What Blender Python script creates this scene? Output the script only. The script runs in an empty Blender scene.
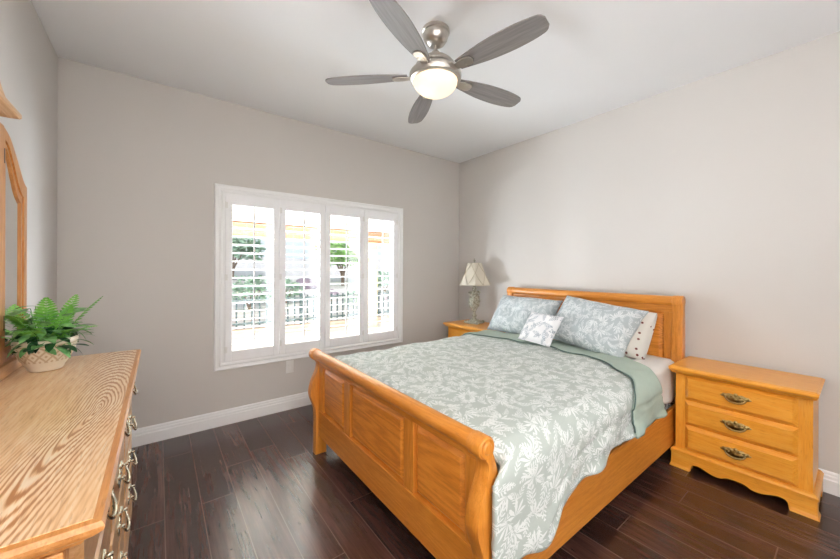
import bpy, bmesh, math, random
from mathutils import Vector, Matrix, noise

random.seed(7)
sc = bpy.context.scene
COL = sc.collection
PI = math.pi

# ------------------------------------------------------------------ camera
F_PX, CX, HY = 340.3, 419.33, 268.66
YAW, ROLL, EYE = math.radians(37.468), math.radians(-0.2368), 1.3284
cam_data = bpy.data.cameras.new('camera')
cam = bpy.data.objects.new('camera', cam_data)
COL.objects.link(cam)
cam_data.sensor_fit = 'HORIZONTAL'
cam_data.sensor_width = 36.0
cam_data.lens = F_PX / 840 * 36.0
cam_data.shift_x = (420 - CX) / 840
cam_data.shift_y = -(279.5 - HY) / 840
cam_data.clip_start = 0.02
cam.matrix_world = (Matrix.Translation((0, 0, EYE)) @ Matrix.Rotation(-YAW, 4, 'Z')
                    @ Matrix.Rotation(PI / 2, 4, 'X') @ Matrix.Rotation(-ROLL, 4, 'Z'))
sc.camera = cam

# ------------------------------------------------------------------ light and exposure
sc.view_settings.view_transform = 'Standard'
sc.view_settings.look = 'None'
sc.view_settings.gamma = 1.0
sc.view_settings.exposure = 1.1

world = bpy.data.worlds.new('world')
sc.world = world
world.use_nodes = True
wn = world.node_tree
bg = wn.nodes['Background']
bg.inputs['Color'].default_value = (0.80, 0.90, 1.0, 1)
bg.inputs['Strength'].default_value = 0.55

def light(name, kind, loc, aim, energy, color=(1, 1, 1), size=None, size_y=None, angle=None):
    d = bpy.data.lights.new(name, kind)
    d.energy = energy
    d.color = color
    if kind == 'AREA':
        d.shape = 'RECTANGLE'
        d.size = size
        d.size_y = size_y
    if kind == 'SUN':
        d.angle = angle
    o = bpy.data.objects.new(name, d)
    COL.objects.link(o)
    o.location = loc
    o.rotation_euler = (Vector(aim) - Vector(loc)).to_track_quat('-Z', 'Y').to_euler()
    return o

light('sun', 'SUN', (-3, -6, 9), (0.4, 3.4, 0), 1.15, (1.0, 0.95, 0.88), angle=0.02)
light('patio_daylight', 'AREA', (-0.9, 5.0, 0.25), (1.7, 2.0, 1.75), 265, (0.84, 0.92, 1.0), 1.3, 1.4)
light('left_wall_fill', 'AREA', (4.7, 4.9, 0.5), (0.6, 2.6, 1.6), 330, (0.84, 0.92, 1.0), 1.6, 1.8)  # unseen area lamp, added outside the window to brighten the left wall
light('sunlit_paving', 'AREA', (1.3, 5.3, -0.08), (1.35, 1.6, 2.6), 200, (0.86, 0.93, 1.0), 2.0, 1.0)
light('bounced_fill', 'AREA', (0.7, -0.30, 1.55), (-0.1, -1.3, 1.95), 62, (0.97, 0.985, 1.0), 0.9, 0.7)  # added fill behind the camera, bounced off the front wall to lift the room

# ------------------------------------------------------------------ helpers
XL, XR, YB, YF, HT = -0.541, 3.187, 3.289, -1.3, 2.74

def tag(o, label=None, cat=None, group=None, kind=None):
    if label: o['label'] = label
    if cat: o['category'] = cat
    if group: o['group'] = group
    if kind: o['kind'] = kind
    return o

def thing(name, label, cat, loc=(0, 0, 0), rz=0.0, group=None):
    o = bpy.data.objects.new(name, None)
    o.empty_display_size = 0.05
    COL.objects.link(o)
    o.location = loc
    o.rotation_euler = (0, 0, rz)
    return tag(o, label, cat, group)

def obj(name, bm, mat, parent=None, smooth=False, loc=None):
    bmesh.ops.recalc_face_normals(bm, faces=bm.faces[:])
    me = bpy.data.meshes.new(name)
    bm.to_mesh(me)
    bm.free()
    for m in (mat if isinstance(mat, (list, tuple)) else [mat]):
        me.materials.append(m)
    if smooth:
        for p in me.polygons:
            p.use_smooth = True
    o = bpy.data.objects.new(name, me)
    COL.objects.link(o)
    if parent is not None:
        o.parent = parent
    if loc is not None:
        o.location = loc
    return o

def auto_smooth(o, deg=35):
    me = o.data
    for p in me.polygons:
        p.use_smooth = True
    lim = math.radians(deg)
    b = bmesh.new()
    b.from_mesh(me)
    for e in b.edges:
        if len(e.link_faces) == 2 and e.calc_face_angle(0) > lim:
            e.smooth = False
    b.to_mesh(me)
    b.free()
    return o

def copy_tree(o, parent=None):
    c = o.copy()
    COL.objects.link(c)
    c.parent = parent
    for ch in list(o.children):
        copy_tree(ch, c)
    return c

def NB():
    return bmesh.new()

def box(bm, lo, hi, bev=0.0, seg=2):
    b2 = bmesh.new()
    bmesh.ops.create_cube(b2, size=1.0)
    lo, hi = Vector(lo), Vector(hi)
    c, s = (lo + hi) / 2, hi - lo
    for v in b2.verts:
        v.co = Vector((v.co.x * s.x, v.co.y * s.y, v.co.z * s.z)) + c
    if bev > 0:
        bmesh.ops.bevel(b2, geom=b2.edges[:] , offset=bev, segments=seg, affect='EDGES', profile=0.5)
    merge(bm, b2)

def merge(bm, b2, mtx=None):
    if mtx is not None:
        bmesh.ops.transform(b2, matrix=mtx, verts=b2.verts[:])
    me = bpy.data.meshes.new('tmp')
    b2.to_mesh(me)
    b2.free()
    bm.from_mesh(me)
    bpy.data.meshes.remove(me)

def prism(bm, pts, axis, a, b, bev=0.0):
    """extrude a closed 2D outline along an axis; pts are the other two coordinates in axis order"""
    b2 = bmesh.new()
    def P(p, t):
        if axis == 'X': return Vector((t, p[0], p[1]))
        if axis == 'Y': return Vector((p[0], t, p[1]))
        return Vector((p[0], p[1], t))
    v0 = [b2.verts.new(P(p, a)) for p in pts]
    v1 = [b2.verts.new(P(p, b)) for p in pts]
    n = len(pts)
    f0 = b2.faces.new(v0)
    f1 = b2.faces.new(list(reversed(v1)))
    for i in range(n):
        b2.faces.new((v0[i], v1[i], v1[(i + 1) % n], v0[(i + 1) % n]))
    if bev > 0:
        bmesh.ops.recalc_face_normals(b2, faces=b2.faces[:])
        es = list(set(list(f0.edges) + list(f1.edges)))
        bmesh.ops.bevel(b2, geom=es, offset=bev, segments=2, affect='EDGES', profile=0.5)
    b2.normal_update()
    bmesh.ops.triangulate(b2, faces=[f for f in b2.faces if len(f.verts) > 4], ngon_method='EAR_CLIP')
    merge(bm, b2)

def loft(bm, rings, cap=True):
    """rings: lists of equal length of 3D points, closed"""
    vs = [[bm.verts.new(p) for p in r] for r in rings]
    n = len(rings[0])
    for a, b in zip(vs, vs[1:]):
        for i in range(n):
            bm.faces.new((a[i], a[(i + 1) % n], b[(i + 1) % n], b[i]))
    if cap:
        bm.faces.new(list(reversed(vs[0])))
        bm.faces.new(vs[-1])

def rect_rings(bm, levels):
    """levels: (x0,x1,y0,y1,z) stacked rectangles, for slabs with moulded edges"""
    loft(bm, [[(x0, y0, z), (x1, y0, z), (x1, y1, z), (x0, y1, z)] for x0, x1, y0, y1, z in levels])

def lathe(bm, prof, c=(0, 0, 0), n=32, sx=1.0, sy=1.0):
    b2 = bmesh.new()
    rings = []
    for r, z in prof:
        if r < 1e-6:
            rings.append([b2.verts.new((c[0], c[1], c[2] + z))])
        else:
            rings.append([b2.verts.new((c[0] + r * sx * math.cos(2 * PI * i / n), c[1] + r * sy * math.sin(2 * PI * i / n), c[2] + z)) for i in range(n)])
    for a, b in zip(rings, rings[1:]):
        for i in range(n):
            j = (i + 1) % n
            if len(a) == 1 and len(b) == 1: continue
            if len(a) == 1: b2.faces.new((a[0], b[i], b[j]))
            elif len(b) == 1: b2.faces.new((a[i], a[j], b[0]))
            else: b2.faces.new((a[i], a[j], b[j], b[i]))
    merge(bm, b2)

def tube(bm, pts, rad, n=8, closed=False):
    pts = [Vector(p) for p in pts]
    rads = rad if isinstance(rad, (list, tuple)) else [rad] * len(pts)
    b2 = bmesh.new()
    rings = []
    up = None
    for i, p in enumerate(pts):
        if i == 0: d = pts[1] - pts[0]
        elif i == len(pts) - 1: d = pts[-1] - pts[-2]
        else: d = pts[i + 1] - pts[i - 1]
        d.normalize()
        if up is None:
            up = d.orthogonal().normalized()
        up = (up - d * up.dot(d)).normalized()
        s = d.cross(up)
        rings.append([b2.verts.new(p + (up * math.cos(2 * PI * k / n) + s * math.sin(2 * PI * k / n)) * rads[i]) for k in range(n)])
    for a, b in zip(rings, rings[1:]):
        for k in range(n):
            b2.faces.new((a[k], a[(k + 1) % n], b[(k + 1) % n], b[k]))
    b2.faces.new(list(reversed(rings[0])))
    b2.faces.new(rings[-1])
    merge(bm, b2)

def raised(bm, axis, sgn, face, t0, t1, z0, z1, depth, inset, thick):
    """a raised panel lying in a plane of constant X (axis X): bevelled field standing sgn*depth out from 'face'"""
    x_back, x_mid, x_top = face - sgn * thick, face, face + sgn * depth
    rings = []
    for x, i in ((x_back, 0), (x_mid, 0), (x_top, inset)):
        a, b, c, d = t0 + i, t1 - i, z0 + i, z1 - i
        if axis == 'X':
            rings.append([(x, a, c), (x, b, c), (x, b, d), (x, a, d)])
        else:
            rings.append([(a, x, c), (b, x, c), (b, x, d), (a, x, d)])
    loft(bm, rings)

# ------------------------------------------------------------------ materials
def srgb(r, g, b):
    f = lambda c: (c / 255 / 12.92) if c / 255 <= 0.04045 else ((c / 255 + 0.055) / 1.055) ** 2.4
    return (f(r), f(g), f(b), 1)

class G:
    """small node-graph helper"""
    def __init__(self, name):
        self.m = bpy.data.materials.new(name)
        self.m.use_nodes = True
        self.nt = self.m.node_tree
        self.b = self.nt.nodes['Principled BSDF']
        self.out = self.nt.nodes['Material Output']
    def n(self, t, **kw):
        nd = self.nt.nodes.new(t)
        for k, v in kw.items():
            setattr(nd, k, v)
        return nd
    def l(self, a, b):
        self.nt.links.new(a, b)
    def put(self, sock, v):
        if hasattr(v, 'is_output') or isinstance(v, bpy.types.NodeSocket):
            self.l(v, sock)
        else:
            sock.default_value = v
    def m2(self, op, a, b=0.0, c=0.0, clamp=False):
        nd = self.n('ShaderNodeMath', operation=op, use_clamp=clamp)
        for i, v in enumerate((a, b, c)):
            self.put(nd.inputs[i], v)
        return nd.outputs[0]
    def vec(self, op, a, b=(0, 0, 0)):
        nd = self.n('ShaderNodeVectorMath', operation=op)
        self.put(nd.inputs[0], a)
        self.put(nd.inputs[1], b)
        return nd.outputs['Value'] if op in ('LENGTH', 'DOT_PRODUCT', 'DISTANCE') else nd.outputs[0]
    def mix(self, f, a, b):
        nd = self.n('ShaderNodeMix', data_type='RGBA')
        self.put(nd.inputs[0], f)
        self.put(nd.inputs[6], a)
        self.put(nd.inputs[7], b)
        return nd.outputs[2]
    def noise(self, v, scale=5, detail=3, rough=0.5, dist=0.0):
        nd = self.n('ShaderNodeTexNoise')
        self.l(v, nd.inputs['Vector'])
        nd.inputs['Scale'].default_value = scale
        nd.inputs['Detail'].default_value = detail
        nd.inputs['Roughness'].default_value = rough
        nd.inputs['Distortion'].default_value = dist
        return nd.outputs['Fac']
    def ramp(self, f, stops):
        nd = self.n('ShaderNodeValToRGB')
        self.l(f, nd.inputs[0])
        cr = nd.color_ramp
        while len(cr.elements) < len(stops):
            cr.elements.new(0.5)
        for e, (p, c) in zip(cr.elements, stops):
            e.position = p
            e.color = c
        return nd.outputs[0]
    def coords(self, which='Object'):
        return self.n('ShaderNodeTexCoord').outputs[which]
    def sep(self, v):
        nd = self.n('ShaderNodeSeparateXYZ')
        self.l(v, nd.inputs[0])
        return nd.outputs
    def comb(self, x, y, z):
        nd = self.n('ShaderNodeCombineXYZ')
        for i, v in enumerate((x, y, z)):
            self.put(nd.inputs[i], v)
        return nd.outputs[0]
    def bump(self, h, strength=0.2, dist=0.01):
        nd = self.n('ShaderNodeBump')
        self.l(h, nd.inputs['Height'])
        nd.inputs['Strength'].default_value = strength
        nd.inputs['Distance'].default_value = dist
        self.l(nd.outputs[0], self.b.inputs['Normal'])
    def set(self, color=None, rough=None, metal=None, spec=None, coat=None, coat_r=None, sheen=None):
        B = self.b.inputs
        if color is not None: self.put(B['Base Color'], color)
        if rough is not None: self.put(B['Roughness'], rough)
        if metal is not None: B['Metallic'].default_value = metal
        if spec is not None: B['Specular IOR Level'].default_value = spec
        if coat is not None: B['Coat Weight'].default_value = coat
        if coat_r is not None: B['Coat Roughness'].default_value = coat_r
        if sheen is not None: B['Sheen Weight'].default_value = sheen
        return self

def plain(name, color, rough=0.5, metal=0.0, spec=0.5, var=0.04, vscale=12, bump=0.0, coat=0.0):
    g = G(name)
    co = g.coords('Object')
    nz = g.noise(co, vscale, 3)
    k = g.m2('MULTIPLY_ADD', nz, 2 * var, 1 - var)
    g.set(None, rough, metal, spec, coat)
    mul = g.n('ShaderNodeVectorMath', operation='SCALE')
    mul.inputs[0].default_value = color[:3]
    g.l(k, mul.inputs['Scale'])
    g.l(mul.outputs[0], g.b.inputs['Base Color'])
    if bump > 0:
        g.bump(g.noise(co, vscale * 8, 3), bump, 0.004)
    return g.m

def oak(name, axis, light_c, mid_c, dark_c, rough=0.32, fig=1.0, coat=0.25):
    """honey oak: long pores and cathedral figure running along the given axis"""
    g = G(name)
    co = g.coords('Object')
    rnd = g.n('ShaderNodeObjectInfo').outputs['Random']
    off = g.comb(g.m2('MULTIPLY', rnd, 3.1), g.m2('MULTIPLY', rnd, 7.7), g.m2('MULTIPLY', rnd, 5.3))
    v = g.vec('ADD', co, off)
    stretch = {'X': (0.9, 11, 11), 'Y': (11, 0.9, 11), 'Z': (11, 11, 0.9)}[axis]
    vs = g.vec('MULTIPLY', v, stretch)
    big = g.noise(vs, 0.55, 2, 0.5, 0.3)
    rings = g.m2('SINE', g.m2('MULTIPLY', big, 90.0))
    rings = g.m2('MULTIPLY_ADD', rings, 0.5, 0.5)
    fine = g.noise(vs, 14.0, 4, 0.65)
    pore = g.m2('SMOOTH_MAX', g.m2('SUBTRACT', g.noise(vs, 26.0, 2, 0.5), 0.56), 0.0, 0.02)
    t = g.m2('ADD', g.m2('MULTIPLY', rings, 0.16 * fig), g.m2('MULTIPLY', fine, 0.62))
    col = g.ramp(t, [(0.15, light_c), (0.45, mid_c), (1.0, dark_c)])
    col = g.mix(g.m2('MULTIPLY', pore, 2.2, clamp=True), col, dark_c)
    g.set(col, rough, 0, 0.5, coat, 0.15)
    g.bump(t, 0.05, 0.002)
    return g.m

L0, M0, D0 = srgb(232, 156, 68), srgb(216, 136, 48), srgb(164, 86, 24)
oak_x = oak('honey oak, grain along the rails', 'X', L0, M0, D0)
oak_y = oak('honey oak, grain across', 'Y', L0, M0, D0)
oak_z = oak('honey oak, upright grain', 'Z', L0, M0, D0)
oak_panel = oak('honey oak panel', 'Y', srgb(240, 160, 68), srgb(226, 142, 52), srgb(166, 88, 26), fig=1.7)
N0, N1, N2 = srgb(250, 180, 74), srgb(244, 163, 52), srgb(200, 116, 28)
oak_ny = oak('light oak drawer wood', 'Y', N0, N1, N2)
oak_nz = oak('light oak upright wood', 'Z', N0, N1, N2)
oak_nx = oak('light oak side wood', 'X', N0, N1, N2)
K0, K1, K2 = srgb(228, 186, 140), srgb(208, 158, 106), srgb(172, 116, 64)
oak_dy = oak('pale dresser oak', 'Y', K0, K1, K2)
oak_dx = oak('dresser moulding oak', 'Y', srgb(222, 160, 96), srgb(200, 134, 70), srgb(160, 94, 40))
oak_dz = oak('pale dresser oak upright', 'Z', srgb(224, 164, 100), srgb(204, 138, 76), srgb(166, 98, 44))

def oak_top():
    """dresser top: plain-sawn boards with large nested cathedral ovals"""
    g = G('dresser top oak with oval figure')
    co = g.coords('Object')
    s = g.sep(co)
    wob = g.noise(g.vec('MULTIPLY', co, (6, 1.4, 1)), 1.0, 3, 0.5)
    fineb = g.noise(g.vec('MULTIPLY', co, (60, 5, 1)), 1.0, 3, 0.6)
    # distance from the heart line of the board, stretched along the grain
    ay = g.m2('SUBTRACT', s[1], 0.67)
    wide = g.noise(g.vec('MULTIPLY', co, (2.5, 0.8, 1)), 1.0, 2, 0.5)
    dx = g.m2('ADD', g.m2('SUBTRACT', s[0], 0.392), g.m2('MULTIPLY', g.m2('SUBTRACT', wob, 0.5), 0.045))
    dx = g.m2('ADD', dx, g.m2('MULTIPLY', g.m2('MINIMUM', ay, 0.0), -0.135))
    dy = g.m2('MAXIMUM', g.m2('MULTIPLY', ay, 0.16), g.m2('MULTIPLY', ay, -0.075))
    d = g.m2('SQRT', g.m2('ADD', g.m2('MULTIPLY', dx, dx), g.m2('MULTIPLY', dy, dy)))
    d = g.m2('POWER', d, 0.8)
    ph = g.m2('ADD', g.m2('MULTIPLY', d, 520.0), g.m2('MULTIPLY', wide, 14.0))
    ph = g.m2('ADD', ph, g.m2('MULTIPLY', g.noise(g.vec('MULTIPLY', co, (170, 9, 1)), 1.0, 2), 4.5))
    ring = g.m2('MULTIPLY_ADD', g.m2('SINE', ph), 0.5, 0.5)
    ring = g.m2('POWER', ring, 2.0)
    near = g.m2('EXPONENT', g.m2('MULTIPLY', g.m2('MULTIPLY', dx, dx), -170.0))
    amp = g.m2('MULTIPLY_ADD', near, 0.66, 0.06)
    t = g.m2('ADD', g.m2('MULTIPLY', ring, amp), g.m2('MULTIPLY', fineb, 0.62))
    t = g.m2('SUBTRACT', t, g.m2('MULTIPLY', near, 0.16))
    col = g.ramp(t, [(0.10, srgb(248, 226, 194)), (0.36, srgb(234, 190, 140)), (0.75, srgb(184, 122, 70))])
    pores = g.noise(g.vec('MULTIPLY', co, (240, 14, 1)), 1.0, 2)
    col = g.mix(g.m2('MULTIPLY', g.m2('GREATER_THAN', pores, 0.62), 0.25), col, srgb(158, 100, 54))
    g.set(col, 0.3, 0, 0.5, 0.3, 0.12)
    g.bump(t, 0.05, 0.002)
    return g.m
dresser_top_mat = oak_top()

def paint(name, c, rough=0.75, bump=0.06):
    g = G(name)
    co = g.coords('Object')
    k = g.noise(co, 1.3, 2)
    col = g.mix(k, tuple(x * 0.97 for x in c[:3]) + (1,), c)
    g.set(col, rough, 0, 0.35)
    g.bump(g.noise(co, 140, 2), bump, 0.002)
    return g.m
wall_mat = paint('warm greige wall paint', srgb(213, 208, 203))
ceil_mat = paint('ceiling paint', srgb(246, 246, 247))
trim_mat = paint('white semi gloss trim', srgb(248, 248, 248), 0.35, 0.0)
shutter_mat = paint('white shutter paint', srgb(250, 250, 251), 0.38, 0.0)

def floor_material():
    g = G('dark hand scraped laminate planks')
    co = g.coords('Object')
    s = g.sep(co)
    W = 0.1665
    u = g.m2('DIVIDE', g.m2('SUBTRACT', s[0], 0.0305), W)
    idx = g.m2('FLOOR', u)
    fu = g.m2('SUBTRACT', u, idx)
    wn_ = g.n('ShaderNodeTexWhiteNoise', noise_dimensions='1D')
    g.l(idx, wn_.inputs['W'])
    shift = wn_.outputs['Value']
    v = g.m2('DIVIDE', g.m2('ADD', s[1], g.m2('MULTIPLY', shift, 1.22)), 1.22)
    idv = g.m2('FLOOR', v)
    fv = g.m2('SUBTRACT', v, idv)
    wp = g.n('ShaderNodeTexWhiteNoise', noise_dimensions='2D')
    g.l(g.comb(idx, idv, 0), wp.inputs['Vector'])
    tone = wp.outputs['Value']
    seam_u = g.m2('MINIMUM', fu, g.m2('SUBTRACT', 1.0, fu))
    seam_v = g.m2('MINIMUM', fv, g.m2('SUBTRACT', 1.0, fv))
    seam = g.m2('MAXIMUM', g.m2('LESS_THAN', seam_u, 0.014), g.m2('LESS_THAN', seam_v, 0.0020))
    gv = g.vec('ADD', g.vec('MULTIPLY', co, (16, 1.3, 1)), g.comb(g.m2('MULTIPLY', tone, 31.0), g.m2('MULTIPLY', tone, 17.0), 0))
    n1 = g.noise(gv, 1.0, 4, 0.6, 0.6)
    n2 = g.noise(g.vec('MULTIPLY', gv, (5, 2.4, 1)), 1.0, 4, 0.65)
    t = g.m2('ADD', g.m2('ADD', g.m2('MULTIPLY', n1, 0.55), g.m2('MULTIPLY', n2, 0.35)), g.m2('MULTIPLY', tone, 0.14))
    col = g.ramp(t, [(0.32, srgb(26, 15, 14)), (0.46, srgb(56, 36, 32)), (0.60, srgb(84, 57, 50)), (0.76, srgb(112, 80, 69))])
    knots = g.noise(g.vec('MULTIPLY', co, (14, 3.0, 1)), 1.0, 5, 0.7, 1.5)
    col = g.mix(g.m2('MULTIPLY', g.m2('GREATER_THAN', knots, 0.66), 0.7), col, srgb(22, 13, 12))
    col = g.mix(g.m2('MULTIPLY', seam, 0.75), col, srgb(120, 96, 86))
    g.set(col, 0.25, 0, 0.8)
    h = g.m2('SUBTRACT', g.m2('MULTIPLY', n1, 0.6), g.m2('MULTIPLY', seam, 1.0))
    g.bump(h, 0.09, 0.003)
    return g.m
floor_mat = floor_material()

# leaf print ---------------------------------------------------------
def leaf_layers(g, uv, layers):
    """printed foliage: layers of (kind, cells per metre, offset); returns a 0/1 mask"""
    masks = []
    for kind, sc_, off in layers:
        p = g.vec('ADD', g.vec('MULTIPLY', uv, (sc_, sc_, 0)), (off, off * 1.7, 0))
        vo = g.n('ShaderNodeTexVoronoi', voronoi_dimensions='2D', feature='F1')
        vo.inputs['Scale'].default_value = 1.0
        vo.inputs['Randomness'].default_value = 0.75
        g.l(p, vo.inputs['Vector'])
        rot = g.n('ShaderNodeVectorRotate', rotation_type='Z_AXIS')
        g.l(g.vec('SUBTRACT', p, vo.outputs['Position']), rot.inputs['Vector'])
        cs = g.n('ShaderNodeSeparateColor')
        g.l(vo.outputs['Color'], cs.inputs[0])
        g.l(g.m2('MULTIPLY', cs.outputs[0], 6.283), rot.inputs['Angle'])
        s = g.sep(rot.outputs[0])
        if kind == 'palm':
            y = g.m2('ADD', s[1], 0.26)
            th = g.m2('ARCTAN2', s[0], y)
            r = g.m2('SQRT', g.m2('ADD', g.m2('MULTIPLY', s[0], s[0]), g.m2('MULTIPLY', y, y)))
            n = 10.0
            q = g.m2('MULTIPLY', th, n / 6.2832)
            a = g.m2('MULTIPLY', g.m2('SUBTRACT', g.m2('FRACT', g.m2('ADD', q, 0.5)), 0.5), 6.2832 / n)
            lat = g.m2('MULTIPLY', r, g.m2('ABSOLUTE', g.m2('SINE', a)))
            rmax = g.m2('SUBTRACT', 0.62, g.m2('MULTIPLY', g.m2('ABSOLUTE', th), 0.13))
            prog = g.m2('DIVIDE', r, rmax, clamp=True)
            wid = g.m2('MULTIPLY', g.m2('SINE', g.m2('MULTIPLY', g.m2('POWER', prog, 1.3), PI)), 0.054)
            msk = g.m2('MULTIPLY', g.m2('LESS_THAN', lat, wid), g.m2('LESS_THAN', g.m2('ABSOLUTE', th), 1.75))
        else:
            xb = g.m2('ADD', s[0], g.m2('MULTIPLY', g.m2('MULTIPLY', s[1], s[1]), 0.35))
            ax = g.m2('ABSOLUTE', xb)
            tt = g.m2('MULTIPLY', g.m2('SUBTRACT', s[1], g.m2('MULTIPLY', ax, 1.0)), 5.5)
            fr = g.m2('ABSOLUTE', g.m2('SUBTRACT', g.m2('FRACT', tt), 0.5))
            yy = g.m2('DIVIDE', g.m2('SUBTRACT', s[1], 0.02), 0.56)
            env = g.m2('MULTIPLY', g.m2('SUBTRACT', 1.0, g.m2('MULTIPLY', yy, yy)), 0.22)
            pr = g.m2('DIVIDE', ax, g.m2('MAXIMUM', env, 0.001), clamp=True)
            wid = g.m2('MULTIPLY', g.m2('SINE', g.m2('MULTIPLY', pr, PI)), 0.27)
            leaf = g.m2('LESS_THAN', fr, wid)
            stem = g.m2('MULTIPLY', g.m2('LESS_THAN', ax, 0.014), g.m2('LESS_THAN', g.m2('ABSOLUTE', s[1]), 0.52))
            msk = g.m2('MAXIMUM', leaf, stem)
        masks.append(msk)
    out = masks[0]
    for k in masks[1:]:
        out = g.m2('MAXIMUM', out, k)
    return out

def printed(name, ground, leaf, layers, rough=0.8, bump=0.25, soft=1.0, sheen=0.15):
    g = G(name)
    uv = g.coords('UV')
    wob = g.n('ShaderNodeTexNoise')
    g.l(uv, wob.inputs['Vector'])
    wob.inputs['Scale'].default_value = 14
    uvw = g.vec('ADD', uv, g.vec('MULTIPLY', g.vec('SUBTRACT', wob.outputs['Color'], (0.5, 0.5, 0.5)), (0.02, 0.02, 0)))
    msk = leaf_layers(g, uvw, layers)
    g.set(g.mix(g.m2('MULTIPLY', msk, soft), ground, leaf), rough, 0, 0.25, sheen=sheen)
    co = g.coords('Object')
    g.bump(g.noise(co, 26, 4, 0.6), bump, 0.012)
    return g.m
comf_mat = printed('sage comforter with white leaf print', srgb(184, 193, 187), srgb(232, 235, 233),
                   [('palm', 10.0, 0.3), ('sprig', 11.0, 4.1), ('sprig', 15.0, 9.7)], soft=0.85)
sham_mat = printed('blue grey sham with white leaf print', srgb(182, 191, 194), srgb(232, 235, 236),
                   [('palm', 11.5, 2.3), ('sprig', 14.5, 7.1), ('sprig', 19, 1.7)], soft=0.8)
accent_mat = printed('white cushion with grey blue leaf print', srgb(238, 238, 240), srgb(138, 152, 166),
                     [('sprig', 11, 3.4), ('sprig', 14, 6.6)], soft=0.85)
green_mat = plain('plain sage cotton', srgb(176, 191, 178), 0.85, var=0.05, vscale=20, bump=0.15)
white_linen = plain('white cotton', srgb(240, 237, 232), 0.85, var=0.03, bump=0.1)
piping_mat = plain('dark teal stitched edge', srgb(84, 104, 100), 0.85)

def box_spring_material():
    g = G('dark damask box spring cloth')
    co = g.coords('Object')
    nz = g.noise(co, 45, 3, 0.6, 1.2)
    g.set(g.ramp(nz, [(0.47, srgb(38, 40, 44)), (0.53, srgb(205, 205, 205))]), 0.8)
    return g.m
spring_mat = box_spring_material()

def cuff_material():
    g = G('cuff embroidered with red flowers')
    uv = g.coords('UV')
    vo = g.n('ShaderNodeTexVoronoi', voronoi_dimensions='2D')
    vo.inputs['Scale'].default_value = 14
    vo.inputs['Randomness'].default_value = 0.5
    g.l(uv, vo.inputs['Vector'])
    d = vo.outputs['Distance']
    col = g.mix(g.m2('LESS_THAN', d, 0.13), srgb(232, 226, 216), srgb(150, 84, 72))
    col = g.mix(g.m2('LESS_THAN', d, 0.06), col, srgb(84, 62, 66))
    g.set(col, 0.85)
    return g.m
cuff_mat = cuff_material()

nickel = plain('brushed nickel', srgb(196, 190, 182), 0.28, 1.0, var=0.05, vscale=30)
brass_old = plain('antique brass', srgb(184, 158, 104), 0.34, 1.0, var=0.35, vscale=160)
brass_bright = plain('polished pewter brass', srgb(206, 200, 180), 0.22, 1.0, var=0.2, vscale=160)
dark_metal = plain('dark hardware', srgb(60, 54, 48), 0.4, 1.0)
plastic_white = plain('white plastic', srgb(236, 235, 232), 0.4)
mirror_mat = G('mirror glass').set((0.86, 0.88, 0.87, 1), 0.02, 1.0).m

def blade_material():
    g = G('grey driftwood fan blade')
    co = g.coords('Object')
    v = g.vec('MULTIPLY', co, (3, 60, 60))
    n1 = g.noise(v, 1.0, 4, 0.6)
    g.set(g.ramp(n1, [(0.3, srgb(118, 114, 114)), (0.7, srgb(152, 147, 145))]), 0.45)
    return g.m
blade_mat = blade_material()

def bowl_glow():
    g = G('lit frosted glass bowl')
    B = g.b.inputs
    B['Base Color'].default_value = srgb(255, 246, 226)
    B['Roughness'].default_value = 0.35
    B['Emission Color'].default_value = (1.0, 0.74, 0.46, 1)
    B['Emission Strength'].default_value = 0.36
    return g.m
bowl_mat = bowl_glow()

def shade_material():
    g = G('ivory pleated lamp shade')
    co = g.coords('Object')
    s = g.sep(co)
    ang = g.m2('ARCTAN2', s[1], s[0])
    pl = g.m2('SINE', g.m2('MULTIPLY', ang, 70.0))
    g.set(g.mix(g.m2('MULTIPLY_ADD', pl, 0.25, 0.5), srgb(206, 196, 178), srgb(226, 218, 202)), 0.85)
    g.bump(pl, 0.25, 0.003)
    return g.m
shade_mat = shade_material()
def patina():
    g = G('aged grey green lamp metal')
    co = g.coords('Object')
    nz = g.noise(co, 60, 4, 0.65)
    g.set(g.ramp(nz, [(0.35, srgb(128, 124, 106)), (0.55, srgb(182, 178, 160)), (0.7, srgb(216, 212, 198))]), 0.6)
    g.bump(nz, 0.4, 0.004)
    return g.m
lamp_mat = patina()

def pot_material():
    g = G('cream pot with tan lattice')
    uv = g.coords('UV')
    s = g.sep(uv)
    a = g.m2('MULTIPLY', s[0], 14.0)
    b = g.m2('MULTIPLY', s[1], 3.0)
    d1 = g.m2('ABSOLUTE', g.m2('SUBTRACT', g.m2('FRACT', g.m2('ADD', a, b)), 0.5))
    d2 = g.m2('ABSOLUTE', g.m2('SUBTRACT', g.m2('FRACT', g.m2('SUBTRACT', a, b)), 0.5))
    lat = g.m2('LESS_THAN', g.m2('MINIMUM', d1, d2), 0.11)
    ctr = g.m2('GREATER_THAN', g.m2('MINIMUM', d1, d2), 0.36)
    lat = g.m2('MAXIMUM', lat, ctr)
    band = g.m2('MULTIPLY', g.m2('GREATER_THAN', s[1], 0.30), g.m2('LESS_THAN', s[1], 0.78))
    rimline = g.m2('MULTIPLY', g.m2('GREATER_THAN', s[1], 0.80), g.m2('LESS_THAN', s[1], 0.84))
    k = g.m2('MAXIMUM', g.m2('MULTIPLY', lat, band), rimline)
    g.set(g.mix(g.m2('MULTIPLY', k, 0.65), srgb(232, 220, 200), srgb(190, 160, 118)), 0.45)
    return g.m
pot_mat = pot_material()

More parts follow.
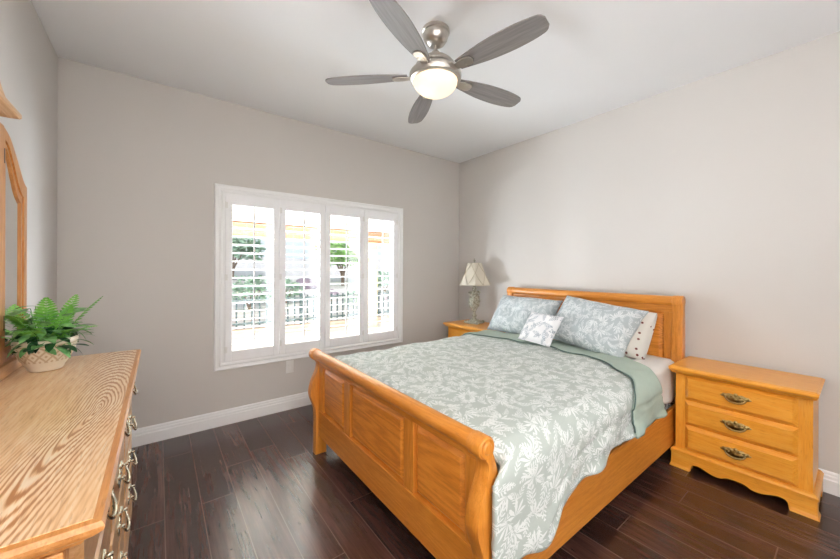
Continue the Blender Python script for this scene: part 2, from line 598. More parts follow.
def leaf_material(name, c0, c1, rough=0.42):
    g = G(name)
    co = g.coords('Object')
    nz = g.noise(co, 22, 3, 0.6)
    g.set(g.ramp(nz, [(0.3, c0), (0.7, c1)]), rough)
    g.b.inputs['Subsurface Weight'].default_value = 0.0
    return g.m
fern_mat = leaf_material('bright fern green', srgb(84, 158, 56), srgb(146, 208, 92))
leafy_mat = leaf_material('variegated leaf green', srgb(40, 108, 50), srgb(150, 200, 126))
dark_leaf = leaf_material('dark leaf green', srgb(20, 62, 34), srgb(44, 104, 52))
soil_mat = plain('dark soil', srgb(52, 40, 30), 0.95, var=0.2, vscale=60)

def glass_material():
    g = G('window glass')
    nt = g.nt
    nt.nodes.remove(g.b)
    tr = g.n('ShaderNodeBsdfTransparent')
    gl = g.n('ShaderNodeBsdfGlossy')
    gl.inputs['Roughness'].default_value = 0.0
    tr.inputs['Color'].default_value = (0.97, 0.98, 0.98, 1)
    mx = g.n('ShaderNodeMixShader')
    mx.inputs[0].default_value = 0.05
    g.l(tr.outputs[0], mx.inputs[1])
    g.l(gl.outputs[0], mx.inputs[2])
    g.l(mx.outputs[0], g.out.inputs['Surface'])
    return g.m
glass_mat = glass_material()

# ------------------------------------------------------------------ the room
def S(name, bm, mat, parent=None, smooth=False):
    o = obj(name, bm, mat, parent, smooth)
    if parent is None:
        o['kind'] = 'structure'
    return o

TW = 0.16                                   # wall thickness
b = NB(); box(b, (XL - TW, YF - 1.2, -0.12), (XR + TW, YB, 0)); S('floor', b, floor_mat)
b = NB(); box(b, (XL - TW, YF - 1.2, HT), (XR + TW, YB + TW, HT + 0.2)); S('ceiling', b, ceil_mat)
b = NB(); box(b, (XL - TW, YF - 1.2, 0), (XL, YB, HT)); S('wall_left', b, wall_mat)
b = NB(); box(b, (XR, YF - 1.2, 0), (XR + TW, YB, HT)); S('wall_right', b, wall_mat)
# window opening in the back wall
WX0, WX1, WZ0, WZ1 = 0.425, 2.235, 0.515, 1.980
b = NB()
box(b, (XL - TW, YB, -0.12), (WX0, YB + TW, HT))
box(b, (WX1, YB, -0.12), (XR + TW, YB + TW, HT))
box(b, (WX0, YB, -0.12), (WX1, YB + TW, WZ0))
box(b, (WX0, YB, WZ1), (WX1, YB + TW, HT))
S('wall_back', b, wall_mat)
# front wall behind the camera with an open doorway to the hall
DX0, DX1, DZ = 0.72, 1.92, 2.05
b = NB()
box(b, (XL, YF - 0.12, 0), (DX0, YF, HT))
box(b, (DX1, YF - 0.12, 0), (XR, YF, HT))
box(b, (DX0, YF - 0.12, DZ), (DX1, YF, HT))
S('wall_front', b, wall_mat)
b = NB(); box(b, (XL - TW, YF - 1.3, -0.12), (XR + TW, YF - 1.2, HT + 0.2)); S('wall_hall', b, wall_mat)
b = NB()
for x0, x1, z0, z1 in ((DX0 - 0.07, DX0, 0, DZ + 0.07), (DX1, DX1 + 0.07, 0, DZ + 0.07), (DX0, DX1, DZ, DZ + 0.07)):
    box(b, (x0, YF, z0), (x1, YF + 0.018, z1), 0.004)
S('trim_1', b, trim_mat)

# baseboards: stepped profile, (out from wall, height)
BP = [(0, 0), (0.016, 0), (0.016, 0.078), (0.011, 0.084), (0.011, 0.100), (0.0075, 0.106), (0.0075, 0.118), (0.003, 0.126), (0, 0.128)]
b = NB(); prism(b, [(YB - d, z) for d, z in BP], 'X', XL, XR); S('baseboard_back', b, trim_mat)
b = NB(); prism(b, [(XR - d, z) for d, z in BP], 'Y', YF, YB - 0.016); S('baseboard_right', b, trim_mat)
b = NB(); prism(b, [(XL + d, z) for d, z in BP], 'Y', YF, YB - 0.016); S('baseboard_left', b, trim_mat)

# window: casing, jambs, sash frame and glass
CP = [(0, 0), (0.022, 0.002), (0.026, 0.010), (0.020, 0.020), (0.018, 0.034), (0.024, 0.044), (0.020, 0.056), (0.008, 0.062), (0, 0.062)]
OX0, OX1, OZ0, OZ1 = 0.367, 2.254 + 0.012, 0.4664, 2.0313
def ring_frame(bm, prof, x0, x1, z0, z1, y):
    """moulded frame: profile (out from wall, inward from the outer edge) mitred round a rectangle"""
    rings = []
    for (cx, cz, sx, sz) in ((x0, z0, 1, 1), (x1, z0, -1, 1), (x1, z1, -1, -1), (x0, z1, 1, -1)):
        rings.append([(cx + sx * i, y - d, cz + sz * i) for d, i in prof])
    rings.append(rings[0])
    vs = [[bm.verts.new(p) for p in r] for r in rings[:4]]
    vs.append(vs[0])
    for a, c in zip(vs, vs[1:]):
        for i in range(len(prof)):
            j = (i + 1) % len(prof)
            bm.faces.new((a[i], a[j], c[j], c[i]))
b = NB(); ring_frame(b, CP, OX0, OX1, OZ0, OZ1, YB)
# inner L frame the shutters hang in
ring_frame(b, [(0.012, 0.060), (0.012, 0.078), (-0.10, 0.078), (-0.10, 0.060)], OX0, OX1, OZ0, OZ1, YB)
win = S('window_1', b, trim_mat)
b = NB()
ring_frame(b, [(-0.10, 0), (-0.10, 0.045), (-0.145, 0.045), (-0.145, 0)], WX0, WX1, WZ0, WZ1, YB)
box(b, ((WX0 + WX1) / 2 - 0.025, YB + 0.10, WZ0), ((WX0 + WX1) / 2 + 0.025, YB + 0.145, WZ1))
obj('window_frame', b, trim_mat, win)
b = NB(); box(b, (WX0 + 0.03, YB + 0.120, WZ0 + 0.03), (WX1 - 0.03, YB + 0.124, WZ1 - 0.03)); obj('window_pane', b, glass_mat, win)

# plantation shutter panels
def shutter(x0, x1, label, hinge_side):
    t = thing('shutter_panel', label, 'shutter', ((x0 + x1) / 2, YB - 0.004, 0.535), 0, 'white plantation shutter panels in the window')
    w = (x1 - x0) / 2
    H = 1.425
    st, tr, br = 0.053, 0.095, 0.085
    y0, y1 = -0.015, 0.014
    b = NB()
    box(b, (-w, y0, 0), (-w + st, y1, H), 0.003)
    box(b, (w - st, y0, 0), (w, y1, H), 0.003)
    box(b, (-w + st, y0, 0), (w - st, y1, br), 0.003)
    box(b, (-w + st, y0, H - tr), (w - st, y1, H), 0.003)
    obj('shutter_frame', b, shutter_mat, t)
    b = NB()
    n, zlo, zhi = 17, br + 0.012, H - tr - 0.012
    for i in range(n):
        z = zlo + (zhi - zlo) * (i + 0.5) / n
        b2 = NB()
        ring = [(0.0315 * math.cos(2 * PI * k / 14), 0.0052 * math.sin(2 * PI * k / 14)) for k in range(14)]
        loft(b2, [[(-w + st, p, q) for p, q in ring], [(w - st, p, q) for p, q in ring]])
        merge(b, b2, Matrix.Translation((0, 0, z)) @ Matrix.Rotation(math.radians(-4), 4, 'X'))
    obj('louvers', b, shutter_mat, t)
    b = NB()
    box(b, (-0.006, -0.047, zlo + 0.01), (0.006, -0.036, zhi + 0.005), 0.002)
    for i in range(n):
        z = zlo + (zhi - zlo) * (i + 0.5) / n
        box(b, (-0.0015, -0.037, z - 0.001), (0.0015, -0.030, z + 0.003))
    obj('tilt_rod', b, shutter_mat, t)
    for hz in (0.10, H / 2, H - 0.10):
        b = NB()
        tube(b, [(hinge_side * (w - 0.001), y0 - 0.004, hz - 0.028), (hinge_side * (w - 0.001), y0 - 0.004, hz + 0.028)], 0.004, 8)
        box(b, (hinge_side * (w - 0.010) - 0.008, y0 - 0.003, hz - 0.025), (hinge_side * (w - 0.010) + 0.008, y0, hz + 0.025))
        obj('hinge', b, plastic_white, t)
    return t
shutter(0.4458, 0.8835, 'white louvered shutter panel at the left end of the window, farthest from the bed', -1)
shutter(0.8865, 1.3195, 'white louvered shutter panel second from the left, beside the left end panel', -1)
shutter(1.3225, 1.7545, 'white louvered shutter panel third from the left, right of the window centre', 1)
shutter(1.7575, 2.1875, 'white louvered shutter panel at the right end of the window, nearest the lamp', 1)

# wall outlet under the window
t = thing('wall_outlet', 'white wall outlet plate below the window beside the bed footboard', 'outlet', (0.985, YB, 0.40))
b = NB(); box(b, (-0.036, -0.006, -0.058), (0.036, 0, 0.058), 0.003); obj('cover_plate', b, plastic_white, t)
for dz in (-0.022, 0.022):
    b = NB(); lathe(b, [(0, -0.002), (0.016, -0.002), (0.016, 0.002), (0, 0.002)], n=20)
    bmesh.ops.transform(b, matrix=Matrix.Translation((0, -0.007, dz)) @ Matrix.Rotation(PI / 2, 4, 'X'), verts=b.verts[:])
    obj('socket', b, plastic_white, t)

# ------------------------------------------------------------------ bed
BX0, BX1, BY0, BY1 = 0.885, 3.12, 0.785, 2.425
bed = thing('sleigh_bed', 'honey oak sleigh bed with panelled footboard and tall headboard', 'bed', (BX0, BY0, 0))
def smooth_curve(pts, per=6):
    """Catmull-Rom through 2D points"""
    out = []
    P = [pts[0]] + list(pts) + [pts[-1]]
    for i in range(1, len(P) - 2):
        p0, p1, p2, p3 = P[i - 1], P[i], P[i + 1], P[i + 2]
        for k in range(per):
            t = k / per
            out.append(tuple(0.5 * ((2 * p1[j]) + (-p0[j] + p2[j]) * t + (2 * p0[j] - 5 * p1[j] + 4 * p2[j] - p3[j]) * t * t + (-p0[j] + 3 * p1[j] - 3 * p2[j] + p3[j]) * t ** 3) for j in (0, 1)))
    out.append(pts[-1])
    return out
W = BY1 - BY0
# footboard post outline, x outward negative
outer = smooth_curve([(0.006, 0.0), (0.006, 0.28), (-0.002, 0.34), (-0.026, 0.41), (-0.030, 0.46), (-0.012, 0.53), (0.016, 0.595), (0.024, 0.640), (0.008, 0.672)])
rollc = [(0.012 + 0.040 * math.cos(a), 0.712 + 0.040 * math.sin(a)) for a in [math.radians(d) for d in range(235, -40, -15)]]
inner = smooth_curve([(0.052, 0.672), (0.074, 0.60), (0.070, 0.53), (0.052, 0.46), (0.052, 0.40), (0.074, 0.33), (0.086, 0.28), (0.086, 0.0)])
post_out = outer + rollc + inner
def foot_post(y0, y1):
    b = NB()
    prism(b, post_out, 'Y', y0, y1, 0.004)
    return auto_smooth(obj('footboard_post', b, oak_z, bed), 40)
foot_post(0, 0.062)
foot_post(W - 0.062, W)
b = NB()
ring = [(0.012 + 0.034 * math.cos(2 * PI * k / 28), 0.714 + 0.034 * math.sin(2 * PI * k / 28)) for k in range(28)]
loft(b, [[(x, y, z) for x, z in ring] for y in (0.062, W - 0.062)])
auto_smooth(obj('footboard_roll', b, oak_y, bed))
for yy in (-0.004, W + 0.004):                       # turned rosettes at the roll ends
    b = NB()
    s = -1 if yy < 0 else 1
    for r0, r1, y_in, y_o in ((0.036, 0.033, 0.0, 0.005), (0.022, 0.016, 0.005, 0.010)):
        loft(b, [[(0.012 + r * math.cos(2 * PI * k / 28), yy - s * 0.004 + s * y_, 0.712 + r * math.sin(2 * PI * k / 28)) for k in range(28)] for r, y_ in ((r0, y_in), (r1, y_o))])
    auto_smooth(obj('roll_rosette', b, oak_z, bed))
# frame of rails and stiles with three raised panels
px0, px1 = 0.028, 0.060
b = NB(); box(b, (px0, 0.062, 0.635), (px1, W - 0.062, 0.684), 0.003); obj('top_rail', b, oak_y, bed)
b = NB(); box(b, (px0 - 0.004, 0.062, 0.135), (px1, W - 0.062, 0.312), 0.003); obj('bottom_rail', b, oak_y, bed)
PY = [(0.120, 0.447), (0.522, 1.087), (1.168, 1.512)]
st = [(0.062, 0.120), (0.447, 0.522), (1.087, 1.168), (1.512, W - 0.062)]
for y0, y1 in st:
    b = NB(); box(b, (px0, y0, 0.312), (px1, y1, 0.635), 0.003); obj('stile', b, oak_z, bed)
for y0, y1 in PY:
    b = NB()
    box(b, (px0 + 0.022, y0, 0.312), (px1 - 0.004, y1, 0.635))
    raised(b, 'X', -1, px0 + 0.019, y0 + 0.011, y1 - 0.011, 0.323, 0.624, 0.016, 0.020, 0.01)
    obj('footboard_panel', b, oak_panel, bed)
# headboard
hx0, hx1 = 2.175, 2.215
HY0, HY1 = 0.018, W - 0.045
HTOP = 1.078
hrc = [(2.188 + 0.042 * math.cos(a), 1.093 + 0.042 * math.sin(a)) for a in [math.radians(d) for d in range(220, -60, -14)]]
hb_out = smooth_curve([(2.150, 0.0), (2.150, 0.45), (2.146, 0.72), (2.152, 0.90), (2.160, 0.98), (2.156, 1.058)]) + hrc + smooth_curve([(2.212, 1.05), (2.222, 0.95), (2.225, 0.75), (2.225, 0.0)])
def head_post(y0, y1):
    b = NB()
    prism(b, hb_out, 'Y', y0, y1, 0.004)
    return auto_smooth(obj('headboard_post', b, oak_z, bed), 40)
head_post(HY0, HY0 + 0.066)
head_post(HY1 - 0.066, HY1)
b = NB()
ring = [(2.188 + 0.037 * math.cos(2 * PI * k / 28), 1.093 + 0.037 * math.sin(2 * PI * k / 28)) for k in range(28)]
loft(b, [[(x, y, z) for x, z in ring] for y in (HY0 + 0.066, HY1 - 0.066)])
auto_smooth(obj('headboard_roll', b, oak_y, bed))
b = NB(); box(b, (hx0, HY0 + 0.066, 1.008), (hx1, HY1 - 0.066, 1.068), 0.003); obj('headboard_rail', b, oak_y, bed)
b = NB(); box(b, (hx0, HY0 + 0.066, 0.30), (hx1, HY1 - 0.066, 0.46), 0.003); obj('headboard_lower_rail', b, oak_y, bed)
HP = [(0.140, 0.455), (0.535, 1.085), (1.165, 1.480)]
hst = [(HY0 + 0.066, 0.140), (0.455, 0.535), (1.085, 1.165), (1.480, HY1 - 0.066)]
for y0, y1 in hst:
    b = NB(); box(b, (hx0, y0, 0.46), (hx1, y1, 1.008), 0.003); obj('headboard_stile', b, oak_z, bed)
for y0, y1 in HP:
    b = NB()
    box(b, (hx0 + 0.020, y0, 0.46), (hx1 - 0.004, y1, 1.008))
    raised(b, 'X', -1, hx0 + 0.018, y0 + 0.010, y1 - 0.010, 0.47, 0.998, 0.015, 0.024, 0.01)
    obj('headboard_panel', b, oak_panel, bed)
# side rails
for y0, y1 in ((0.015, 0.043), (W - 0.043, W - 0.015)):
    b = NB(); box(b, (0.082, y0, 0.112), (2.155, y1, 0.362), 0.005); obj('side_rail', b, oak_x, bed)
b = NB()
for k in range(5):
    x = 0.35 + k * 0.4
    box(b, (x, 0.043, 0.20), (x + 0.07, W - 0.043, 0.222))
obj('slats', b, oak_y, bed)

# box spring and mattress
def cushion_block(bm, lo, hi, rad, seg=5, amp=0.0, cuts=1):
    b2 = NB()
    box(b2, lo, hi, rad, seg)
    merge(bm, b2)
t = thing('box_spring', 'dark patterned box spring just showing under the mattress at the headboard', 'box spring', (2.0, 1.605, 0.222))
b = NB(); box(b, (-1.015, -0.765, 0), (1.035, 0.765, 0.205), 0.02, 3); obj('spring_case', b, spring_mat, t, True)
b = NB(); box(b, (-1.018, -0.768, 0.196), (1.038, 0.768, 0.206), 0.004); obj('edge_tape', b, white_linen, t)
t = thing('mattress', 'white mattress in a wrinkled sheet showing at the headboard end', 'mattress', (2.0, 1.605, 0.428))
b = NB(); box(b, (-1.015, -0.765, 0.0), (1.045, 0.765, 0.222), 0.05, 5); obj('mattress_core', b, white_linen, t, True)
# rumpled sheet hanging over the near side at the head end
def grid_mesh(bm, nu, nv, fn, uvfn=None):
    vs = [[bm.verts.new(fn(i / nu, j / nv)) for j in range(nv + 1)] for i in range(nu + 1)]
    uvl = bm.loops.layers.uv.verify() if uvfn else None
    for i in range(nu):
        for j in range(nv):
            f = bm.faces.new((vs[i][j], vs[i + 1][j], vs[i + 1][j + 1], vs[i][j + 1]))
            if uvl:
                for lp, (a, c) in zip(f.loops, ((i, j), (i + 1, j), (i + 1, j + 1), (i, j + 1))):
                    lp[uvl].uv = uvfn(a / nu, c / nv)
    return vs
def sheet(u, v):
    x = 0.45 + 0.592 * u
    d = v * 0.42
    flat, R = 0.14, 0.055
    if d < flat:
        y, z = -0.765 + R + (flat - d), 0.228
    elif d < flat + R * PI / 2:
        a = (d - flat) / R
        y, z = -0.765 + R - (R + 0.006) * math.sin(a), 0.222 - R + (R + 0.006) * math.cos(a)
    else:
        y, z = -0.771, 0.222 - R - (d - flat - R * PI / 2)
    w = max(0, d - flat) / 0.28
    y -= 0.010 * w * (0.6 + noise.noise(Vector((x * 9, z * 5, 1.3)))) + 0.006 * w * math.sin(x * 24)
    z += 0.006 * noise.noise(Vector((x * 7, d * 9, 0.2))) + 0.003 + (0.02 * w * noise.noise(Vector((x * 5, 0, 7))))
    return (x, y, z)
b = NB(); grid_mesh(b, 36, 26, sheet)
o = obj('fitted_sheet', b, white_linen, t, True)
md = o.modifiers.new('thick', 'SOLIDIFY'); md.thickness = 0.004; md.offset = 1

# comforter
CX0 = 0.985
def hem_near(x):
    s = 1 / (1 + math.exp(-(x - 1.30) / 0.018))
    low = 0.268 + 0.012 * math.sin(x * 30)
    high = 0.345 + 0.075 * min(1, max(0, (x - 1.3) / 0.34)) + 0.02 * min(1, max(0, (x - 1.64) / 0.4)) + 0.006 * math.sin(x * 22)
    return low * (1 - s) + high * s
TUFTS = [(1.28, 2.02), (1.70, 2.06), (2.12, 2.0), (1.24, 1.60), (1.66, 1.62), (2.08, 1.62), (1.22, 1.18), (1.64, 1.16), (2.06, 1.18), (1.46, 1.40), (1.88, 1.40)]
def comf_point(x, s, lift=0.0):
    """s = 0 at the near hem .. 1 at the far hem"""
    R, ztop = 0.115, 0.684 + lift
    yn, yf = 0.752 - lift, 2.448 + lift
    hn, hf = hem_near(x), 0.42
    ln, arc, top, lf = ztop - R - hn, R * PI / 2, (yf - yn) - 2 * R, ztop - R - hf
    # crown the top a little
    tot = ln + arc + top + arc + lf
    d = s * tot
    w = 0.0
    if d < ln:
        y, z = yn, hn + d
        w = 1 - d / ln
        nrm = Vector((0, -1, 0))
    elif d < ln + arc:
        a = (d - ln) / R
        y, z = yn + R - R * math.cos(a), ztop - R + R * math.sin(a)
        nrm = Vector((0, -math.cos(a), math.sin(a)))
    elif d < ln + arc + top:
        y, z = yn + R + (d - ln - arc), ztop
        nrm = Vector((0, 0, 1))
    elif d < ln + 2 * arc + top:
        a = (d - ln - arc - top) / R
        y, z = yf - R + R * math.sin(a), ztop - R + R * math.cos(a)
        nrm = Vector((0, math.sin(a), math.cos(a)))
    else:
        y, z = yf, ztop - R - (d - ln - 2 * arc - top)
        w = (d - ln - 2 * arc - top) / lf
        nrm = Vector((0, 1, 0))
    p = Vector((x, y, z))
    q = 0.012 * noise.noise(Vector((x * 3.2, d * 3.2, 0.5))) + 0.008 * noise.noise(Vector((x * 9, d * 9, 3.5)))
    for tx, ty in TUFTS:
        r2 = (x - tx) ** 2 + (y - ty) ** 2
        if z > 0.6 and r2 < 0.2:
            q -= 0.010 * math.exp(-r2 / 0.0009) + 0.007 * math.exp(-r2 / 0.016)
    if w > 0:                                         # drape folds grow towards the hem
        q += 0.016 * w * (0.3 + math.sin(x * 15.0 + 2.2 * w)) + 0.022 * w * noise.noise(Vector((x * 6, w * 2.0, 8.1))) + 0.010 * min(1, 2 * w) * noise.noise(Vector((x * 11 + w * 5, w * 3.0, 2.1)))
    if z < 0.66 and s < 0.3:                          # never pressed into the rail or the post
        q = max(q, -0.006 if x > 1.2 else 0.002)
    dd = d - 0.13                                     # border seam along the hem
    q -= 0.006 * math.exp(-(dd / 0.008) ** 2)
    if x < 1.06:                                      # tucked down behind the footboard
        k = (1.06 - x) / 0.075
        p.z -= 0.050 * k * k * min(1, max(0, (z - 0.56) / 0.11))
    if s < 0.3 and x < 1.3:                           # the side drop bulges forward past the post
        k = min(1, max(0, (0.668 - z) / 0.05))
        p.x -= 0.080 * k * k * (3 - 2 * k) * max(0, (1.3 - x) / (1.3 - CX0))
    return p + nrm * q, d
comf = thing('comforter', 'sage green comforter with white leaf print spread over the bed', 'comforter', (1.7, 1.6, 0.683))
org = Vector((1.7, 1.6, 0.683))
XE = lambda s: 2.60
def cgrid(x0f, x1f, s0, s1, nu, nv, lift):
    b = NB()
    pos = lambda u, v: (x0f(s0 + (s1 - s0) * v) * (1 - u) + x1f(s0 + (s1 - s0) * v) * u, s0 + (s1 - s0) * v)
    def fn(u, v):
        x, s = pos(u, v)
        p, d = comf_point(x, s, lift)
        return p - org
    def uvfn(u, v):
        x, s = pos(u, v)
        return (x, comf_point(x, s, lift)[1])
    grid_mesh(b, nu, nv, fn, uvfn)
    return b
# turned back plain green side
def lerp_table(tab, s):
    for (a, p), (c, q) in zip(tab, tab[1:]):
        if s <= c:
            t = (s - a) / (c - a)
            return p + (q - p) * t
    return tab[-1][1]
FRONT = smooth_curve([(0, 2.00), (0.066, 2.02), (0.10, 2.10), (0.152, 2.24), (0.20, 2.33), (0.266, 2.42), (0.365, 2.48), (0.50, 2.525), (0.61, 2.515), (0.84, 2.42), (1.0, 2.36)], 5)
REAR = smooth_curve([(0, 2.47), (0.066, 2.43), (0.11, 2.435), (0.17, 2.55), (0.215, 2.64), (0.255, 2.705), (0.32, 2.78), (0.60, 2.80), (1.0, 2.62)], 5)
def fold_edge(s):
    return lerp_table(FRONT, s) + 0.005 * math.sin(s * 60)
def fold_back(s):
    return lerp_table(REAR, s) + 0.004 * math.sin(s * 90)
b = cgrid(lambda s: CX0, lambda s: min(2.60, fold_back(s) - 0.03), 0, 1, 110, 150, 0.0)
o = obj('printed_face', b, comf_mat, comf, True)
md = o.modifiers.new('thick', 'SOLIDIFY'); md.thickness = 0.018; md.offset = -1
b = cgrid(fold_edge, fold_back, 0.0, 0.99, 34, 150, 0.017)
o = obj('turned_back_lining', b, green_mat, comf, True)
md = o.modifiers.new('thick', 'SOLIDIFY'); md.thickness = 0.014; md.offset = -1
b = NB()
tube(b, [comf_point(fold_edge(s), s, 0.012)[0] - org for s in [0.012 + 0.973 * k / 160 for k in range(161)]], 0.0042, 6)
obj('stitched_edge', b, piping_mat, comf, True)

# pillows
def pillow(name, label, w, h, tk, mat, mtx, group=None, cat='pillow', pinch=0.06, seed=0.0, floppy=0.012):
    t = thing(name, label, cat)
    t.matrix_world = mtx
    if group: t['group'] = group
    b = NB()
    n = 30
    def surf(sgn):
        def fn(u, v):
            a, c = 2 * u - 1, 2 * v - 1
            x = w / 2 * a * (1 - pinch * (1 - c * c) * abs(a) ** 3 * 0.8)
            z = h / 2 * c * (1 - pinch * (1 - a * a) * abs(c) ** 3 * 0.8)
            th = tk / 2 * (max(0, (1 - a ** 4)) * max(0, (1 - c ** 4))) ** 0.62
            edge = (1 - a ** 6) * (1 - c ** 6)
            y = sgn * th + edge * floppy * noise.noise(Vector((x * 7 + seed, z * 7, sgn + seed)))
            return (x, y, z + h / 2)
        return fn
    for sgn in (-1, 1):
        grid_mesh(b, n, n, surf(sgn), lambda u, v: (u * w, v * h))
    bmesh.ops.remove_doubles(b, verts=b.verts[:], dist=0.0004)
    obj('pillow_case', b, mat, t, True)
    b = NB()
    rim = []
    for k in range(4 * n):
        side, i = divmod(k, n)
        f = i / n
        u, v = ((f, 0), (1, f), (1 - f, 1), (0, 1 - f))[side]
        rim.append(surf(1)(u, v))
    rim.append(rim[0])
    tube(b, rim, 0.003, 6)
    obj('seam_piping', b, mat, t, True)
    return t

def lean(cx, cy, z0, tilt, roll=0.0, yaw=0.0):
    """pillow stood on its lower edge, face towards the foot of the bed (-X), leaning back by tilt"""
    M = Matrix.Translation((cx, cy, z0)) @ Matrix.Rotation(-PI / 2 + yaw, 4, 'Z') @ Matrix.Rotation(-tilt, 4, 'X') @ Matrix.Rotation(roll, 4, 'Y')
    return M
R_ = math.radians
pillow('pillow_sham', 'blue grey leaf print sham leaning on the headboard beside the lamp nightstand', 0.70, 0.43, 0.21, sham_mat, lean(2.75, 2.065, 0.690, R_(36), R_(1)), 'leaf print shams', seed=1.0, floppy=0.03, pinch=0.09)
pillow('pillow_sham', 'blue grey leaf print sham propped in front of the white pillow', 0.70, 0.45, 0.22, sham_mat, lean(2.66, 1.385, 0.700, R_(38), R_(7), R_(-4)), 'leaf print shams', seed=5.0, floppy=0.03, pinch=0.09)
wp = pillow('bed_pillow', 'white pillow with red flower embroidered cuff behind the right sham', 0.70, 0.38, 0.12, white_linen, lean(2.835, 1.335, 0.685, R_(29), R_(4)), seed=9.0)
# embroidered cuff sleeve on the near end of the white pillow
b = NB()
def cuff(sgn):
    def fn(u, v):
        a = 0.62 + 0.40 * u
        c = 2 * v - 1
        k = max(0.0, 1 - abs(a) ** 4) ** 0.62 if a < 1 else 0.0
        th = 0.062 * max(k, 0.42) * max(0, 1 - c ** 4) ** 0.62 + 0.003
        return (0.35 * a, sgn * th, 0.19 * c * (1.01) + 0.19)
    return fn
for sgn in (-1, 1):
    grid_mesh(b, 10, 24, cuff(sgn), lambda u, v: (u * 0.15, v * 0.44))
obj('embroidered_cuff', b, cuff_mat, wp, True)
pillow('accent_cushion', 'small white square cushion with grey leaf print in front of the shams', 0.33, 0.28, 0.10, accent_mat, lean(2.495, 1.685, 0.712, R_(36), R_(2), R_(-6)), cat='cushion', seed=3.0, pinch=0.05)

# ------------------------------------------------------------------ drawer pulls
def pull_plate(bm, w, h, sgn, x):
    """fretted bat-wing back plate in the plane X = x, facing sgn"""
    pts = []
    for k in range(48):
        a = 2 * PI * k / 48
        r = 1 + 0.13 * math.cos(6 * a) + 0.05 * math.cos(10 * a)
        pts.append((w / 2 * r * math.cos(a), h / 2 * (r * math.sin(a) + 0.35 * math.cos(a) ** 2 - 0.25)))
    prism(bm, pts, 'X', x, x + sgn * 0.004)
    for px in (-0.38, 0.38):                       # rosettes under the bail posts
        b2 = NB(); lathe(b2, [(0.011, 0), (0.011, 0.004), (0.006, 0.008), (0, 0.008)], n=12)
        merge(bm, b2, Matrix.Translation((x, px * w, h * 0.10)) @ Matrix.Rotation(sgn * PI / 2, 4, 'Y'))
    for px, pz, r in ((0, 0.34, 0.011), (-0.16, 0.16, 0.009), (0.16, 0.16, 0.009), (0, -0.2, 0.008), (-0.26, -0.1, 0.008), (0.26, -0.1, 0.008), (-0.45, 0.15, 0.009), (0.45, 0.15, 0.009)):
        b2 = NB(); lathe(b2, [(r, 0), (r * 0.8, 0.005), (0, 0.007)], n=10)
        merge(bm, b2, Matrix.Translation((x, px * w, pz * h)) @ Matrix.Rotation(sgn * PI / 2, 4, 'Y'))
def pull(parent, x, y, z, sgn, w, h, mat, out=1.0):
    b = NB(); pull_plate(b, w, h, sgn, 0)
    pl = obj('drawer_pull', b, mat, parent, False, (x, y, z))
    b = NB()
    pts = []
    for k in range(13):
        a = PI * k / 12
        pts.append((sgn * out * (0.012 + 0.010 * math.sin(a)), -w * 0.38 * math.cos(a), h * 0.10 - h * 0.62 * math.sin(a) ** 0.8))
    for e in (0, -1):
        pp = pts[e]
        tube(b, [(sgn * 0.002, pp[1], pp[2]), (sgn * out * 0.017, pp[1], pp[2])], 0.0045 * out, 8)
    rr = [0.003 + 0.0022 * math.sin(PI * k / 12) for k in range(13)]
    tube(b, pts, rr, 8)
    for p_ in (pts[4], pts[6], pts[8]):
        b2 = NB(); bmesh.ops.create_icosphere(b2, subdivisions=1, radius=0.007); merge(b, b2, Matrix.Translation(p_))
    # same mesh object: plate and bail are one casting in the picture
    me = bpy.data.meshes.new('bail'); b.to_mesh(me); b.free()
    bb = bmesh.new(); bb.from_mesh(pl.data); bb.from_mesh(me); bb.to_mesh(pl.data); bb.free()
    bpy.data.meshes.remove(me)
    for p_ in pl.data.polygons: p_.use_smooth = True
    return pl

